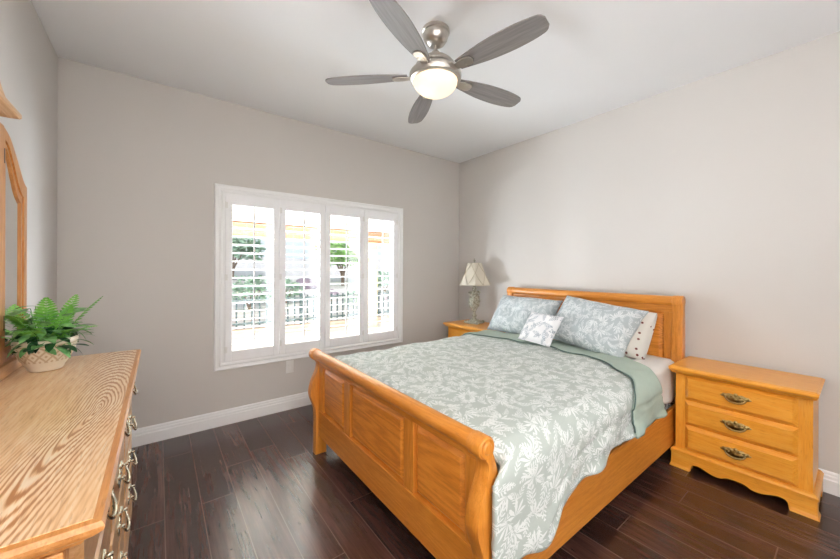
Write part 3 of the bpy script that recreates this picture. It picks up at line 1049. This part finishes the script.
# ------------------------------------------------------------------ nightstand
def nightstand(loc, rz, label):
    """origin: floor, centre of the front plinth edge; faces -X; width along Y"""
    t = thing('nightstand', label, 'nightstand', loc, rz, 'oak three drawer nightstands')
    w = 0.325
    D = 0.385
    # top slab with ogee edge
    b = NB()
    rect_rings(b, [(-0.012, D, -w + 0.012, w - 0.012, 0.634), (-0.020, D, -w + 0.004, w - 0.004, 0.640), (-0.024, D, -w, w, 0.648),
                   (-0.040, D + 0.002, -w - 0.003, w + 0.003, 0.656), (-0.044, D + 0.002, -w - 0.005, w + 0.005, 0.662), (-0.044, D + 0.002, -w - 0.005, w + 0.005, 0.670),
                   (-0.038, D + 0.002, -w - 0.008, w + 0.008, 0.677), (-0.030, D + 0.002, -w, w, 0.679), (-0.026, D, -w + 0.004, w - 0.004, 0.682)])
    obj('top', b, oak_ny, t)
    b = NB()
    bw = w - 0.018
    box(b, (0.018, -bw, 0.115), (0.030, -bw + 0.064, 0.636), 0.002)
    obj('front_stile', b, oak_nz, t)
    b = NB()
    box(b, (0.018, bw - 0.064, 0.115), (0.030, bw, 0.636), 0.002)
    obj('front_stile', b, oak_nz, t)
    b = NB()
    box(b, (0.022, -bw, 0.10), (D, bw, 0.635), 0.002)
    obj('case', b, oak_nz, t)
    # drawers
    for z0, z1 in ((0.466, 0.626), (0.302, 0.457), (0.136, 0.293)):
        b = NB()
        raised(b, 'X', -1, 0.016, -0.254, 0.254, z0, z1, 0.018, 0.020, 0.012)
        d = obj('drawer', b, oak_ny, t)
        pull(d, -0.002, 0.0, (z0 + z1) / 2 + 0.006, -1, 0.122, 0.050, brass_old)
    # plinth with scalloped apron, moulded cap
    b = NB()
    half = [(0.222, 0.0), (0.216, 0.034), (0.205, 0.046), (0.180, 0.050), (0.150, 0.042), (0.118, 0.030), (0.090, 0.026), (0.066, 0.030), (0.050, 0.040), (0.030, 0.046), (0.0, 0.047)]
    low = smooth_curve([(a, c) for a, c in half[1:]] , 4)
    prof = [(w, 0.0), (half[0][0], 0.0)] + low + [(-a, c) for a, c in reversed(low[:-1])] + [(-half[0][0], 0.0), (-w, 0.0), (-w, 0.10), (w, 0.10)]
    prism(b, prof, 'X', 0.0, 0.016)
    side = [(0.016, 0.0), (0.075, 0.0), (0.085, 0.035), (0.11, 0.045), (0.28, 0.045), (0.30, 0.035), (0.31, 0.0), (D, 0.0), (D, 0.10), (0.016, 0.10)]
    prism(b, side, 'Y', -w, -w + 0.016)
    prism(b, side, 'Y', w - 0.016, w)
    # ogee foot flare and cap
    rect_rings(b, [(-0.003, D, -w - 0.003, w + 0.003, 0.098), (-0.004, D, -w - 0.004, w + 0.004, 0.112), (0.004, D, -w + 0.004, w - 0.004, 0.122), (0.014, D, -w + 0.014, w - 0.014, 0.128)])
    for s in (-1, 1):
        y0, y1 = sorted((s * (w + 0.008), s * (w - 0.10)))
        rect_rings(b, [(-0.010, 0.07, y0, y1, 0.0), (-0.010, 0.07, y0, y1, 0.006), (-0.003, 0.066, y0 + (0.007 if s < 0 else 0), y1 - (0.007 if s > 0 else 0), 0.022), (0.0, 0.060, y0 + (0.009 if s < 0 else 0), y1 - (0.009 if s > 0 else 0), 0.06)])
    obj('plinth', b, oak_ny, t)
    return t
ns = nightstand((2.782, 0.469, 0), 0.0, 'oak nightstand with three brass pulls standing alone right of the bed')
n2 = copy_tree(ns)
n2.location = (2.782, 2.765, 0)
n2['label'] = 'oak nightstand in the corner with the lamp on it, mostly hidden by the bed'

# ------------------------------------------------------------------ lamp
LX, LY, LZ = 2.985, 2.815, 0.6825
lamp = thing('table_lamp', 'table lamp with ivory pleated shade and carved grey green base', 'lamp', (LX, LY, LZ), 0.3)
b = NB()
box(b, (-0.085, -0.085, 0.0), (0.085, 0.085, 0.018), 0.006)
rect_rings(b, [(-0.075, 0.075, -0.075, 0.075, 0.018), (-0.06, 0.06, -0.06, 0.06, 0.034), (-0.035, 0.035, -0.035, 0.035, 0.045)])
for sx in (-1, 1):
    for sy in (-1, 1):
        b2 = NB(); bmesh.ops.create_uvsphere(b2, u_segments=10, v_segments=8, radius=0.018)
        merge(b, b2, Matrix.Translation((sx * 0.078, sy * 0.078, 0.018)))
obj('lamp_base', b, lamp_mat, lamp)
b = NB()
lathe(b, [(0.034, 0.045), (0.024, 0.06), (0.018, 0.075), (0.030, 0.088), (0.032, 0.096), (0.020, 0.106), (0.016, 0.130), (0.022, 0.150), (0.040, 0.180), (0.056, 0.220), (0.060, 0.255),
          (0.054, 0.290), (0.040, 0.320), (0.030, 0.345), (0.036, 0.360), (0.030, 0.372), (0.022, 0.390), (0.030, 0.405), (0.018, 0.425), (0.012, 0.445), (0.010, 0.480)], n=24)
obj('lamp_stem', b, lamp_mat, lamp, True)
for s in (-1, 1):                                    # acanthus scroll handles
    b = NB()
    pts = [(s * x, -s * 0.2 * x, z) for x, z in smooth_curve([(0.035, 0.170), (0.075, 0.205), (0.090, 0.255), (0.078, 0.310), (0.050, 0.340), (0.062, 0.372), (0.092, 0.368), (0.098, 0.345), (0.084, 0.335)], 4)]
    tube(b, pts, [0.010 - 0.005 * k / len(pts) for k in range(len(pts))], 8)
    for k in range(4, len(pts) - 6, 4):
        x, y, z = pts[k]
        b2 = NB(); bmesh.ops.create_icosphere(b2, subdivisions=1, radius=0.013)
        merge(b, b2, Matrix.Translation((x * 1.08, y, z)) @ Matrix.Diagonal((0.7, 1.2, 1.3, 1)))
    obj('scroll_handle', b, lamp_mat, lamp, True)
b = NB()
nsh = 48
rings = []
for k in range(13):
    v = k / 12
    z = 0.455 + 0.262 * v
    r = 0.196 * (1 - v) + 0.084 * v - 0.008 * math.sin(PI * v)
    ring = []
    for i in range(nsh):
        a = 2 * PI * i / nsh
        hexr = math.cos(PI / 6) / math.cos(((a + PI / 6) % (PI / 3)) - PI / 6)
        ring.append(((r * (0.35 + 0.65 * hexr)) * math.cos(a), (r * (0.35 + 0.65 * hexr)) * math.sin(a), z))
    rings.append(ring)
loft(b, rings, cap=False)
o = auto_smooth(obj('lamp_shade', b, shade_mat, lamp), 30)
md = o.modifiers.new('thick', 'SOLIDIFY'); md.thickness = 0.003
b = NB()                                             # gathered swags crossing at a tuft on every face
def shade_r(v): return 0.196 * (1 - v) + 0.084 * v - 0.008 * math.sin(PI * v) + 0.001
for f in range(6):
    am = (f + 0.5) * PI / 3
    for s in (-1, 1):
        for vend in (0.02, 0.98):
            pts = []
            for k in range(7):
                q = k / 6
                v = 0.56 + (vend - 0.56) * q
                a = am + s * q * PI / 6
                hexr = math.cos(PI / 6) / math.cos(((a + PI / 6) % (PI / 3)) - PI / 6)
                r = shade_r(v) * (0.35 + 0.65 * hexr) + 0.002
                pts.append((r * math.cos(a), r * math.sin(a), 0.455 + 0.262 * v))
            tube(b, pts, 0.0035, 6)
    r = shade_r(0.56) * (0.35 + 0.65 * math.cos(PI / 6)) + 0.003
    b2 = NB(); bmesh.ops.create_icosphere(b2, subdivisions=1, radius=0.010)
    merge(b, b2, Matrix.Translation((r * math.cos(am), r * math.sin(am), 0.455 + 0.262 * 0.56)))
obj('shade_swags', b, plain('ivory swag cord', srgb(196, 184, 162), 0.85), lamp, True)
b = NB(); lathe(b, [(0.004, 0.48), (0.004, 0.735), (0.010, 0.738), (0.013, 0.748), (0.006, 0.757), (0.009, 0.764), (0, 0.772)], n=12)
for a in (0, PI / 2):
    tube(b, [(-0.08 * math.cos(a), -0.08 * math.sin(a), 0.716), (0.08 * math.cos(a), 0.08 * math.sin(a), 0.716)], 0.002, 6)
obj('finial', b, lamp_mat, lamp, True)

# ------------------------------------------------------------------ dresser
DXF, DY0, DY1, DH = -0.088, 0.820, 2.437, 0.880
dr = thing('dresser', 'long oak dresser with rows of brass pulls against the left wall', 'dresser', (XL, DY0, 0))
dl = DY1 - DY0
d0 = DXF - XL                                        # depth to the front edge of the top
b = NB()
rect_rings(b, [(0.002, d0 - 0.026, 0.022, dl - 0.022, 0.838), (0.002, d0 - 0.018, 0.014, dl - 0.014, 0.843), (0.002, d0 - 0.014, 0.012, dl - 0.012, 0.849), (0.002, d0 - 0.002, 0.002, dl - 0.002, 0.856),
               (0.002, d0 + 0.012, 0, dl, 0.862), (0.002, d0 + 0.014, 0, dl, 0.869), (0.002, d0 + 0.009, 0.006, dl - 0.006, 0.8765), (0.002, d0 - 0.004, 0.018, dl - 0.018, 0.8785)])
obj('top_moulding', b, oak_dx, dr)
b = NB(); box(b, (0.002, 0.018, 0.8785), (d0 - 0.004, dl - 0.018, 0.880)); obj('top', b, dresser_top_mat, dr)
fx = d0 - 0.040                                      # face frame plane
b = NB(); box(b, (0.012, 0.028, 0.10), (fx, dl - 0.028, 0.840), 0.003); obj('case', b, oak_dz, dr)
for y_, s in ((0.028, -1), (dl - 0.028, 1)):         # end panels: frame and recessed field
    b = NB()
    ya, yb = sorted((y_, y_ + s * 0.012))
    box(b, (0.014, ya, 0.10), (0.075, yb, 0.838), 0.003)
    box(b, (fx - 0.066, ya, 0.10), (fx, yb, 0.838), 0.003)
    box(b, (0.075, ya, 0.76), (fx - 0.066, yb, 0.838), 0.003)
    box(b, (0.075, ya, 0.10), (fx - 0.066, yb, 0.19), 0.003)
    raised(b, 'Y', s, y_ + s * 0.002, 0.088, fx - 0.080, 0.203, 0.747, 0.008, 0.022, 0.002)
    obj('end_panel', b, oak_dz, dr)
b = NB(); rect_rings(b, [(0.004, fx + 0.018, 0.006, dl - 0.006, 0.0), (0.004, fx + 0.018, 0.006, dl - 0.006, 0.085), (0.004, fx + 0.012, 0.012, dl - 0.012, 0.098), (0.004, fx, 0.024, dl - 0.024, 0.105)])
obj('plinth', b, oak_dy, dr)
cw = (dl - 0.10) / 3
for c in range(3):
    y0 = 0.05 + c * cw
    for r in range(4):
        z1 = 0.828 - r * 0.170
        b = NB()
        raised(b, 'X', 1, fx + 0.006, y0 + 0.012, y0 + cw - 0.012, z1 - 0.156, z1, 0.012, 0.014, 0.006)
        d = obj('drawer', b, oak_dy, dr)
        pull(d, fx + 0.018, y0 + cw / 2, z1 - 0.072, 1, 0.135, 0.062, brass_bright, 1.2)

# dresser mirror with side wing and cornice
MX = -0.500 - XL                                     # front plane of the frame, local to the wall
mir = thing('dresser_mirror', 'arched oak framed wing mirror standing on the dresser against the wall', 'mirror', (XL, DY0, DH))
L_ = lambda Y: Y - DY0
Zl = lambda Z: Z - DH
arch = smooth_curve([(2.118, 1.905), (2.185, 1.888), (2.255, 1.845), (2.315, 1.795), (2.365, 1.752), (2.402, 1.725), (2.440, 1.714)], 4)
def wing(flip):
    f = (lambda Y: L_(Y)) if not flip else (lambda Y: L_(DY0 + DY1 - Y + 0.0))
    n = len(arch)
    out = [(Y, Z) for Y, Z in arch] + [(2.440, 0.935), (2.118, 0.935)]
    inn = []
    for k, (Y, Z) in enumerate(arch):
        q = k / (n - 1)
        inn.append((2.158 + (2.362 - 2.158) * q, Z - 0.082 - 0.01 * q))
    inn += [(2.362, 1.000), (2.158, 1.000)]
    b = NB()
    x0, x1 = 0.010, MX
    lip = [(Y + (0.012 if i < n and Y < 2.3 or i == len(inn) - 1 else -0.012), Z - 0.012 if i < n else Z + 0.012) for i, (Y, Z) in enumerate(inn)]
    mid = [((o_[0] * 0.35 + i_[0] * 0.65), (o_[1] * 0.35 + i_[1] * 0.65)) for o_, i_ in zip(out, inn)]
    seq = [(x0, out), (x1 - 0.004, out), (x1, [(o_[0] * 0.93 + i_[0] * 0.07, o_[1] * 0.93 + i_[1] * 0.07) for o_, i_ in zip(out, inn)]), (x1, mid), (x1 - 0.006, mid), (x1 - 0.003, inn), (x1 - 0.012, inn), (x0, inn)]
    rr = [[(x, f(Y), Zl(Z)) for Y, Z in pts] for x, pts in seq]
    loft(b, rr, cap=False)
    m = len(out)
    fr = obj('wing_frame', b, oak_dz, mir)
    b = NB()
    v0 = [b.verts.new((x1 - 0.020, f(Y), Zl(Z))) for Y, Z in inn]
    v2 = [b.verts.new((x1 - 0.013, f(Y), Zl(Z))) for Y, Z in inn]
    v3 = [b.verts.new((x1 - 0.009, f((Y - 2.26) * 0.80 + 2.26), Zl((Z - 1.40) * 0.955 + 1.40))) for Y, Z in inn]
    for a_, c_ in ((v0, v2), (v2, v3)):
        for i in range(m):
            b.faces.new((a_[i], a_[(i + 1) % m], c_[(i + 1) % m], c_[i]))
    b.faces.new(v3); b.faces.new(list(reversed(v0)))
    obj('wing_glass', b, mirror_mat, mir)
    for hz in (1.10, 1.78):
        b = NB(); box(b, (x1 - 0.002, f(2.118) - 0.006, Zl(hz) - 0.03), (x1 + 0.004, f(2.118) + 0.006, Zl(hz) + 0.03), 0.001)
        obj('hinge', b, dark_metal, mir)
wing(False)
wing(True)
ya, yb = L_(1.142), L_(2.115)
b = NB()
x0, x1 = 0.010, MX + 0.004
box(b, (x0, ya, Zl(0.935)), (x1, ya + 0.07, Zl(1.90)), 0.004)
box(b, (x0, yb - 0.07, Zl(0.935)), (x1, yb, Zl(1.90)), 0.004)
box(b, (x0, ya + 0.07, Zl(0.935)), (x1, yb - 0.07, Zl(1.01)), 0.004)
box(b, (x0, ya + 0.07, Zl(1.80)), (x1, yb - 0.07, Zl(1.90)), 0.004)
obj('centre_frame', b, oak_dz, mir)
b = NB(); box(b, (x0 + 0.010, ya + 0.06, Zl(1.0)), (x1 - 0.012, yb - 0.06, Zl(1.81))); obj('centre_glass', b, mirror_mat, mir)
b = NB()
cy0, cy1 = L_(1.24), L_(2.018)
rect_rings(b, [(0.004, 0.085, cy0 + 0.03, cy1 - 0.03, Zl(1.898)), (0.004, 0.108, cy0 + 0.006, cy1 - 0.006, Zl(1.906)), (0.004, 0.112, cy0, cy1, Zl(1.912)), (0.004, 0.112, cy0, cy1, Zl(1.926)),
               (0.004, 0.104, cy0 + 0.008, cy1 - 0.008, Zl(1.932)), (0.004, 0.100, cy0 + 0.014, cy1 - 0.014, Zl(1.936))])
obj('cornice', b, oak_dy, mir)
b = NB()
cm = (cy0 + cy1) / 2
hw = cm - cy0 - 0.016
def crest_outline(lift, shrink):
    side = smooth_curve([(0.0, 0.0), (0.05, 0.012), (0.11, 0.040), (0.17, 0.085), (0.23, 0.128), (0.29, 0.150), (hw - 0.03, 0.150)], 4)
    up = [(cm + hw - shrink - a * (1 - shrink), Zl(1.935) + z + lift) for a, z in side]
    return [(cm - hw + shrink, Zl(1.935))] + [(cm + hw - shrink, Zl(1.935))] + up[1:] + [(2 * cm - y, z) for y, z in reversed(up[1:])]
prism(b, crest_outline(0.0, 0.0), 'X', 0.006, 0.092, 0.004)
prism(b, [(y, z) for y, z in crest_outline(-0.012, 0.022)], 'X', 0.092, 0.086 + 0.012, 0.003)
obj('crest', b, oak_dy, mir)
b = NB(); box(b, (0.004, 0.010, 0.001), (MX + 0.014, dl - 0.005, 0.052), 0.006); obj('base_rail', b, oak_dy, mir)

# ------------------------------------------------------------------ plant
PX, PYc, PZ = -0.392, 2.19, DH
pl = thing('potted_fern', 'green fern and leafy plant in an oval cream patterned pot on dresser', 'plant', (PX, PYc, PZ + 0.001), R_(10))
b = NB()
prof = [(0.0, 0.0), (0.062, 0.0), (0.068, 0.006), (0.070, 0.014), (0.092, 0.040), (0.112, 0.075), (0.122, 0.108), (0.124, 0.122), (0.119, 0.125), (0.114, 0.118), (0.108, 0.100), (0.0, 0.098)]
n = 40
uvl = b.loops.layers.uv.verify()
rg = [[b.verts.new((r * 0.88 * math.cos(2 * PI * i / n), r * 1.06 * math.sin(2 * PI * i / n), z)) for i in range(n)] for r, z in prof[1:-1]]
for k in range(len(rg) - 1):
    for i in range(n):
        f = b.faces.new((rg[k][i], rg[k][(i + 1) % n], rg[k + 1][(i + 1) % n], rg[k + 1][i]))
        for lp, (ii, kk) in zip(f.loops, ((i, k), (i + 1, k), (i + 1, k + 1), (i, k + 1))):
            lp[uvl].uv = (ii / n, prof[1 + kk][1] / 0.125)
b.faces.new(list(reversed(rg[0])))
bmesh.ops.transform(b, matrix=Matrix.Diagonal((0.94, 0.94, 1.12, 1)), verts=b.verts[:])
obj('pot', b, pot_mat, pl, True)
b = NB(); lathe(b, [(0.0, 0.124), (0.092, 0.120), (0.100, 0.116)], n=28, sx=0.9, sy=1.06); obj('soil', b, soil_mat, pl)

def leaf_blade(bm, base, dirv, up, length, width, curl=0.3, n=7, fold=0.15):
    dirv, up = Vector(dirv).normalized(), Vector(up).normalized()
    side = dirv.cross(up).normalized()
    up = side.cross(dirv)
    rows = []
    for k in range(n + 1):
        t = k / n
        c = Vector(base) + dirv * (length * t) - up * (curl * length * t * t)
        w = width * (math.sin(PI * min(1, t * 0.94 + 0.04)) ** 0.8)
        rows.append((bm.verts.new(c - side * w + up * fold * w), bm.verts.new(c), bm.verts.new(c + side * w + up * fold * w)))
    for a, c in zip(rows, rows[1:]):
        bm.faces.new((a[0], a[1], c[1], c[0]))
        bm.faces.new((a[1], a[2], c[2], c[1]))

def frond(base, az, el, length, width, droop, rng):
    """one fern frond: rachis with paired pinnae"""
    b = NB()
    d = Vector((math.cos(az) * math.cos(el), math.sin(az) * math.cos(el), math.sin(el)))
    pts = []
    N = 15
    for k in range(N + 1):
        t = k / N
        pts.append(Vector(base) + d * length * t + Vector((0, 0, -droop * length * t * t)))
    tube(b, pts, [0.0022 * (1 - 0.7 * k / N) for k in range(N + 1)], 5)
    side = d.cross(Vector((0, 0, 1))).normalized()
    for k in range(2, N + 1):
        t = k / N
        tan = (pts[k] - pts[k - 1]).normalized()
        up = side.cross(tan).normalized()
        w = width * math.sin(PI * (0.16 + 0.80 * t)) ** 0.7
        for s in (-1, 1):
            leaf_blade(b, pts[k], side * s + tan * 0.5 + up * 0.12, up, w, 0.0056, 0.25, 4, 0.1)
    return obj('fern_frond', b, fern_mat, pl, True)
rng = random.Random(11)
# directions in the plant's frame: camera is towards (+x, -y)
for az, el, ln, wd, dr_ in ((-50, 72, 0.21, 0.044, 0.18), (-66, 50, 0.18, 0.042, 0.30), (133, 62, 0.20, 0.044, 0.10), (-175, 52, 0.19, 0.046, 0.20), (-137, 68, 0.24, 0.044, 0.30),
                          (-110, 52, 0.23, 0.046, 0.35), (-155, 40, 0.20, 0.046, 0.25), (50, 66, 0.25, 0.042, 0.15), (-25, 48, 0.18, 0.042, 0.30), (95, 60, 0.22, 0.042, 0.2), (-90, 72, 0.26, 0.042, 0.18), (5, 60, 0.26, 0.04, 0.15)):
    a = R_(az)
    frond((0.035 * math.cos(a), 0.055 * math.sin(a), 0.108), a, R_(el), ln * 1.12, wd, dr_ * 1.3, rng)
def leafy(name, mat, count, spread, hmin, hmax, lmin, lmax, wf, seed):
    r = random.Random(seed)
    b = NB()
    for k in range(count):
        a = r.uniform(0, 2 * PI)
        q = r.uniform(0.35, 1.0)
        tip = Vector((spread * q * math.cos(a) * 0.85, spread * q * math.sin(a) * 1.1, r.uniform(hmin, hmax) * (1.15 - 0.45 * q)))
        tip.x = max(tip.x, -0.045)
        root = Vector((0.05 * q * math.cos(a), 0.07 * q * math.sin(a), 0.105))
        midp = (root + tip) / 2 + Vector((0, 0, 0.02))
        tube(b, [root, midp, tip], 0.0016, 5)
        dirv = Vector((math.cos(a + r.uniform(-0.7, 0.7)), math.sin(a + r.uniform(-0.7, 0.7)), r.uniform(-0.5, 0.5)))
        ln = r.uniform(lmin, lmax)
        leaf_blade(b, tip, dirv, Vector((r.uniform(-0.3, 0.3), r.uniform(-0.3, 0.3), 1)), ln, ln * wf, r.uniform(0.1, 0.5))
    return obj(name, b, mat, pl, True)
leafy('variegated_leaves', leafy_mat, 90, 0.125, 0.14, 0.30, 0.055, 0.085, 0.23, 5)
leafy('dark_leaves', dark_leaf, 70, 0.115, 0.110, 0.22, 0.045, 0.070, 0.24, 8)

# ------------------------------------------------------------------ ceiling fan
FX, FY, FZ = 1.298, 1.545, 2.74
fan = thing('ceiling_fan', 'brushed nickel ceiling fan with five grey blades and a lit bowl light', 'ceiling fan', (FX, FY, FZ))
b = NB(); lathe(b, [(0.0, 0), (0.080, 0), (0.083, -0.006), (0.083, -0.020), (0.076, -0.024), (0.077, -0.029), (0.071, -0.055), (0.056, -0.078), (0.036, -0.091), (0.018, -0.093), (0.0, -0.093)], n=40)
auto_smooth(obj('canopy', b, nickel, fan), 30)
b = NB(); lathe(b, [(0, -0.088), (0.011, -0.088), (0.011, -0.128), (0.024, -0.130), (0.026, -0.145), (0, -0.145)], n=20)
auto_smooth(obj('downrod', b, nickel, fan), 30)
b = NB()
lathe(b, [(0.020, -0.136), (0.032, -0.148), (0.050, -0.158), (0.080, -0.176), (0.104, -0.196), (0.118, -0.214), (0.118, -0.226), (0.112, -0.230), (0.112, -0.242), (0.128, -0.248), (0.148, -0.255),
          (0.154, -0.264), (0.154, -0.284), (0.148, -0.298), (0.137, -0.304), (0.128, -0.304), (0.0, -0.300)], n=48)
auto_smooth(obj('motor_housing', b, nickel, fan), 30)
b = NB()
bp = [(0.131, -0.300)]
for k in range(1, 13):
    a = PI / 2 * k / 12
    bp.append((0.131 * math.cos(a) ** 0.9, -0.300 - 0.085 * math.sin(a)))
bp[-1] = (0.0, -0.385)
lathe(b, bp, n=40)
obj('light_bowl', b, bowl_mat, fan, True)
BLADE = smooth_curve([(0, 0.036), (0.12, 0.048), (0.35, 0.066), (0.60, 0.073), (0.80, 0.068), (0.93, 0.057), (0.975, 0.046), (1.0, 0.026)], 5)
def lerp_w(t):
    return lerp_table(BLADE, t)
for k in range(5):
    ang = R_(64 + 72 * k)
    rot = Matrix.Rotation(ang, 4, 'Z')
    pit = Matrix.Rotation(R_(-11), 4, 'X')
    zb = -0.268
    b = NB()
    top, bot = [], []
    edge = []
    for i in range(41):
        t = i / 40
        x = 0.165 + 0.504 * t
        w = lerp_w(t)
        edge.append((x, w))
    outline = [(x, w) for x, w in edge] + [(x, -w * 0.92) for x, w in reversed(edge)]
    prism(b, outline, 'Z', -0.0035, 0.0035, 0.0012)
    bo = obj('fan_blade', b, blade_mat, fan)
    bo.matrix_local = Matrix.Translation((0, 0, zb)) @ rot @ pit
    b = NB()
    irons = [(0.105, 0.020), (0.165, 0.022), (0.200, 0.031), (0.235, 0.031), (0.252, 0.024), (0.260, 0.010)]
    prism(b, irons + [(x, -y) for x, y in reversed(irons)], 'Z', -0.0115, -0.004, 0.002)
    for sx_, sy_ in ((0.21, 0.014), (0.21, -0.014), (0.24, 0.0)):
        b2 = NB(); lathe(b2, [(0, -0.014), (0.004, -0.0135), (0.005, -0.0112), (0, -0.011)], n=10); merge(b, b2, Matrix.Translation((sx_, sy_, 0)))
    bmesh.ops.transform(b, matrix=Matrix.Translation((0, 0, zb)) @ rot @ pit, verts=b.verts[:])
    obj('blade_iron', b, nickel, fan)

# ------------------------------------------------------------------ the garden outside
GZ = -0.14
pave_mat = plain('pale patio concrete', srgb(212, 210, 210), 0.9, var=0.08, vscale=2, bump=0.1)
dirt_mat = plain('pale desert gravel', srgb(212, 206, 206), 0.95, var=0.15, vscale=9, bump=0.2)
stucco = plain('cream stucco', srgb(226, 206, 164), 0.9, var=0.03, bump=0.1)
beam_mat = plain('orange stained beam', srgb(190, 130, 98), 0.7, var=0.1, vscale=6)
iron_mat = plain('dark green iron', srgb(62, 84, 88), 0.6)
block_mat = plain('pink beige block', srgb(206, 178, 162), 0.9, var=0.08, vscale=7)
rock_mat = plain('grey violet rock', srgb(150, 134, 148), 0.9, var=0.3, vscale=5, bump=0.3)
shrub_mat = leaf_material('desert shrub green', srgb(118, 158, 134), srgb(178, 204, 176), 0.7)
tree_mat = leaf_material('bright tree green', srgb(136, 188, 100), srgb(184, 222, 140), 0.7)
bark_mat = plain('brown bark', srgb(140, 116, 100), 0.9, var=0.2)

b = NB(); box(b, (-6, YB + TW, GZ - 0.2), (12, 8.2, GZ)); S('patio_ground', b, pave_mat)
b = NB()
def hill(u, v):
    x, y = -8 + 26 * u, 8.2 + 14 * v
    return (x, y, GZ + 2.1 * v ** 0.9 + 0.12 * noise.noise(Vector((x * 0.6, y * 0.6, 0))) * min(1, v * 6))
grid_mesh(b, 40, 24, hill)
S('hill_terrain', b, dirt_mat, smooth=True)
# patio cover
b = NB()
prism(b, [(YB + TW, 2.62), (YB + TW, 2.50), (7.1, 2.18), (7.1, 2.30)], 'X', -2.2, 5.4)
S('patio_roof', b, stucco)
b = NB(); box(b, (-2.2, 6.95, 1.93), (5.4, 7.12, 2.17), 0.01); S('patio_beam', b, beam_mat)
for px in (3.92, -1.9):
    b = NB()
    box(b, (px - 0.14, 6.90, GZ), (px + 0.14, 7.16, 1.93), 0.01)
    prism(b, [(px - 0.14, 1.45), (px - 0.14, 1.93), (px - 0.60, 1.93)], 'Y', 6.98, 7.08)
    S('patio_column', b, stucco)
# low block wall and iron fence
t = thing('garden_wall', 'low pinkish block wall at the edge of the patio outside', 'garden wall', (2, 8.0, GZ))
b = NB(); box(b, (-7, -0.1, 0), (8.5, 0.1, 0.16), 0.01); obj('blocks', b, block_mat, t)
t = thing('iron_fence', 'dark iron railing fence outside beyond the patio', 'fence', (2, 8.0, GZ + 0.16))
b = NB()
box(b, (-7, -0.02, 0.10), (8.5, 0.02, 0.14)); box(b, (-7, -0.02, 0.60), (8.5, 0.02, 0.64))
obj('rails', b, iron_mat, t)
b = NB()
for k in range(104):
    x = -7 + 0.15 * k
    box(b, (x - 0.014, -0.014, 0.02), (x + 0.014, 0.014, 0.68))
o = obj('pickets', b, iron_mat, t)
o['kind'] = 'stuff'
for k in range(7):
    x = -7 + 2.55 * k
    b = NB(); box(b, (x - 0.03, -0.03, 0), (x + 0.03, 0.03, 0.72))
    obj('fence_post', b, iron_mat, t)

def hz(x, y):
    v = max(0, (y - 8.2) / 14)
    return GZ + 2.1 * v ** 0.9 + 0.12 * noise.noise(Vector((x * 0.6, y * 0.6, 0))) * min(1, v * 6)
def bush(name, label, cat, x, y, r, h, mat, seed, group, trunk=0.0, n=420):
    t = thing(name, label, cat, (x, y, hz(x, y) - 0.03), 0, group)
    rr = random.Random(seed)
    b = NB()
    for k in range(n):
        a, e = rr.uniform(0, 2 * PI), math.asin(rr.uniform(-0.5, 1))
        q = rr.uniform(0.55, 1.0)
        p = Vector((r * q * math.cos(a) * math.cos(e), r * q * math.sin(a) * math.cos(e), trunk + h * 0.5 + h * 0.5 * q * math.sin(e)))
        leaf_blade(b, p, (rr.uniform(-1, 1), rr.uniform(-1, 1), rr.uniform(-0.3, 1)), (rr.uniform(-0.5, 0.5), rr.uniform(-0.5, 0.5), 1), r * 0.26, r * 0.07, 0.3, 3)
    obj('foliage', b, mat, t, True)
    b = NB()
    for k in range(5):
        a = 2 * PI * k / 5
        tube(b, [(0, 0, 0), (0.05 * r * math.cos(a), 0.05 * r * math.sin(a), trunk * 0.8 + 0.1 * h), (0.45 * r * math.cos(a), 0.45 * r * math.sin(a), trunk + h * 0.6)], [0.04 * r + 0.01, 0.03 * r + 0.008, 0.01], 6)
    obj('stems', b, bark_mat, t, True)
G1 = 'shrubs on the slope outside'
bush('garden_shrub', 'grey green shrub outside behind the left shutter panel', 'shrub', 1.95, 10.0, 0.55, 0.95, shrub_mat, 1, G1)
bush('garden_shrub', 'green shrub outside just right of the first tilt rod', 'shrub', 3.05, 10.6, 0.50, 0.75, shrub_mat, 2, G1)
bush('garden_shrub', 'green shrub outside behind the right end shutter panel', 'shrub', 6.9, 11.2, 0.55, 0.9, shrub_mat, 3, G1)
bush('garden_shrub', 'low shrub outside behind the fence at the third shutter panel', 'shrub', 4.9, 9.4, 0.5, 0.6, shrub_mat, 4, G1)
bush('garden_tree', 'bright green tree on the slope seen through the third shutter panel', 'tree', 6.0, 13.0, 1.05, 1.5, tree_mat, 5, 'trees outside', 0.5, 900)
bush('garden_tree', 'pale green tree on the slope seen through the left shutter panel', 'tree', 2.2, 14.5, 1.1, 1.5, shrub_mat, 6, 'trees outside', 0.4, 900)
def rock(label, x, y, r, seed):
    b = NB()
    bmesh.ops.create_icosphere(b, subdivisions=3, radius=r)
    for v in b.verts:
        v.co *= 1 + 0.35 * noise.noise(v.co / r * 1.3 + Vector((seed, seed, 0)))
        v.co.z *= 0.62
    o = obj('boulder', b, rock_mat, None, False, (x, y, hz(x, y) + 0.15 * r))
    tag(o, label, 'boulder', 'boulders on the slope outside')
rock('violet grey boulder outside behind the left shutter panel', 2.95, 12.2, 0.42, 1)
rock('violet grey boulder outside behind the second shutter panel', 4.35, 12.6, 0.40, 4)
rock('violet grey boulder outside low behind the right end shutter panel', 6.7, 10.0, 0.45, 8)
rock('small grey boulder outside between second and third shutter panels', 4.7, 11.2, 0.30, 12)
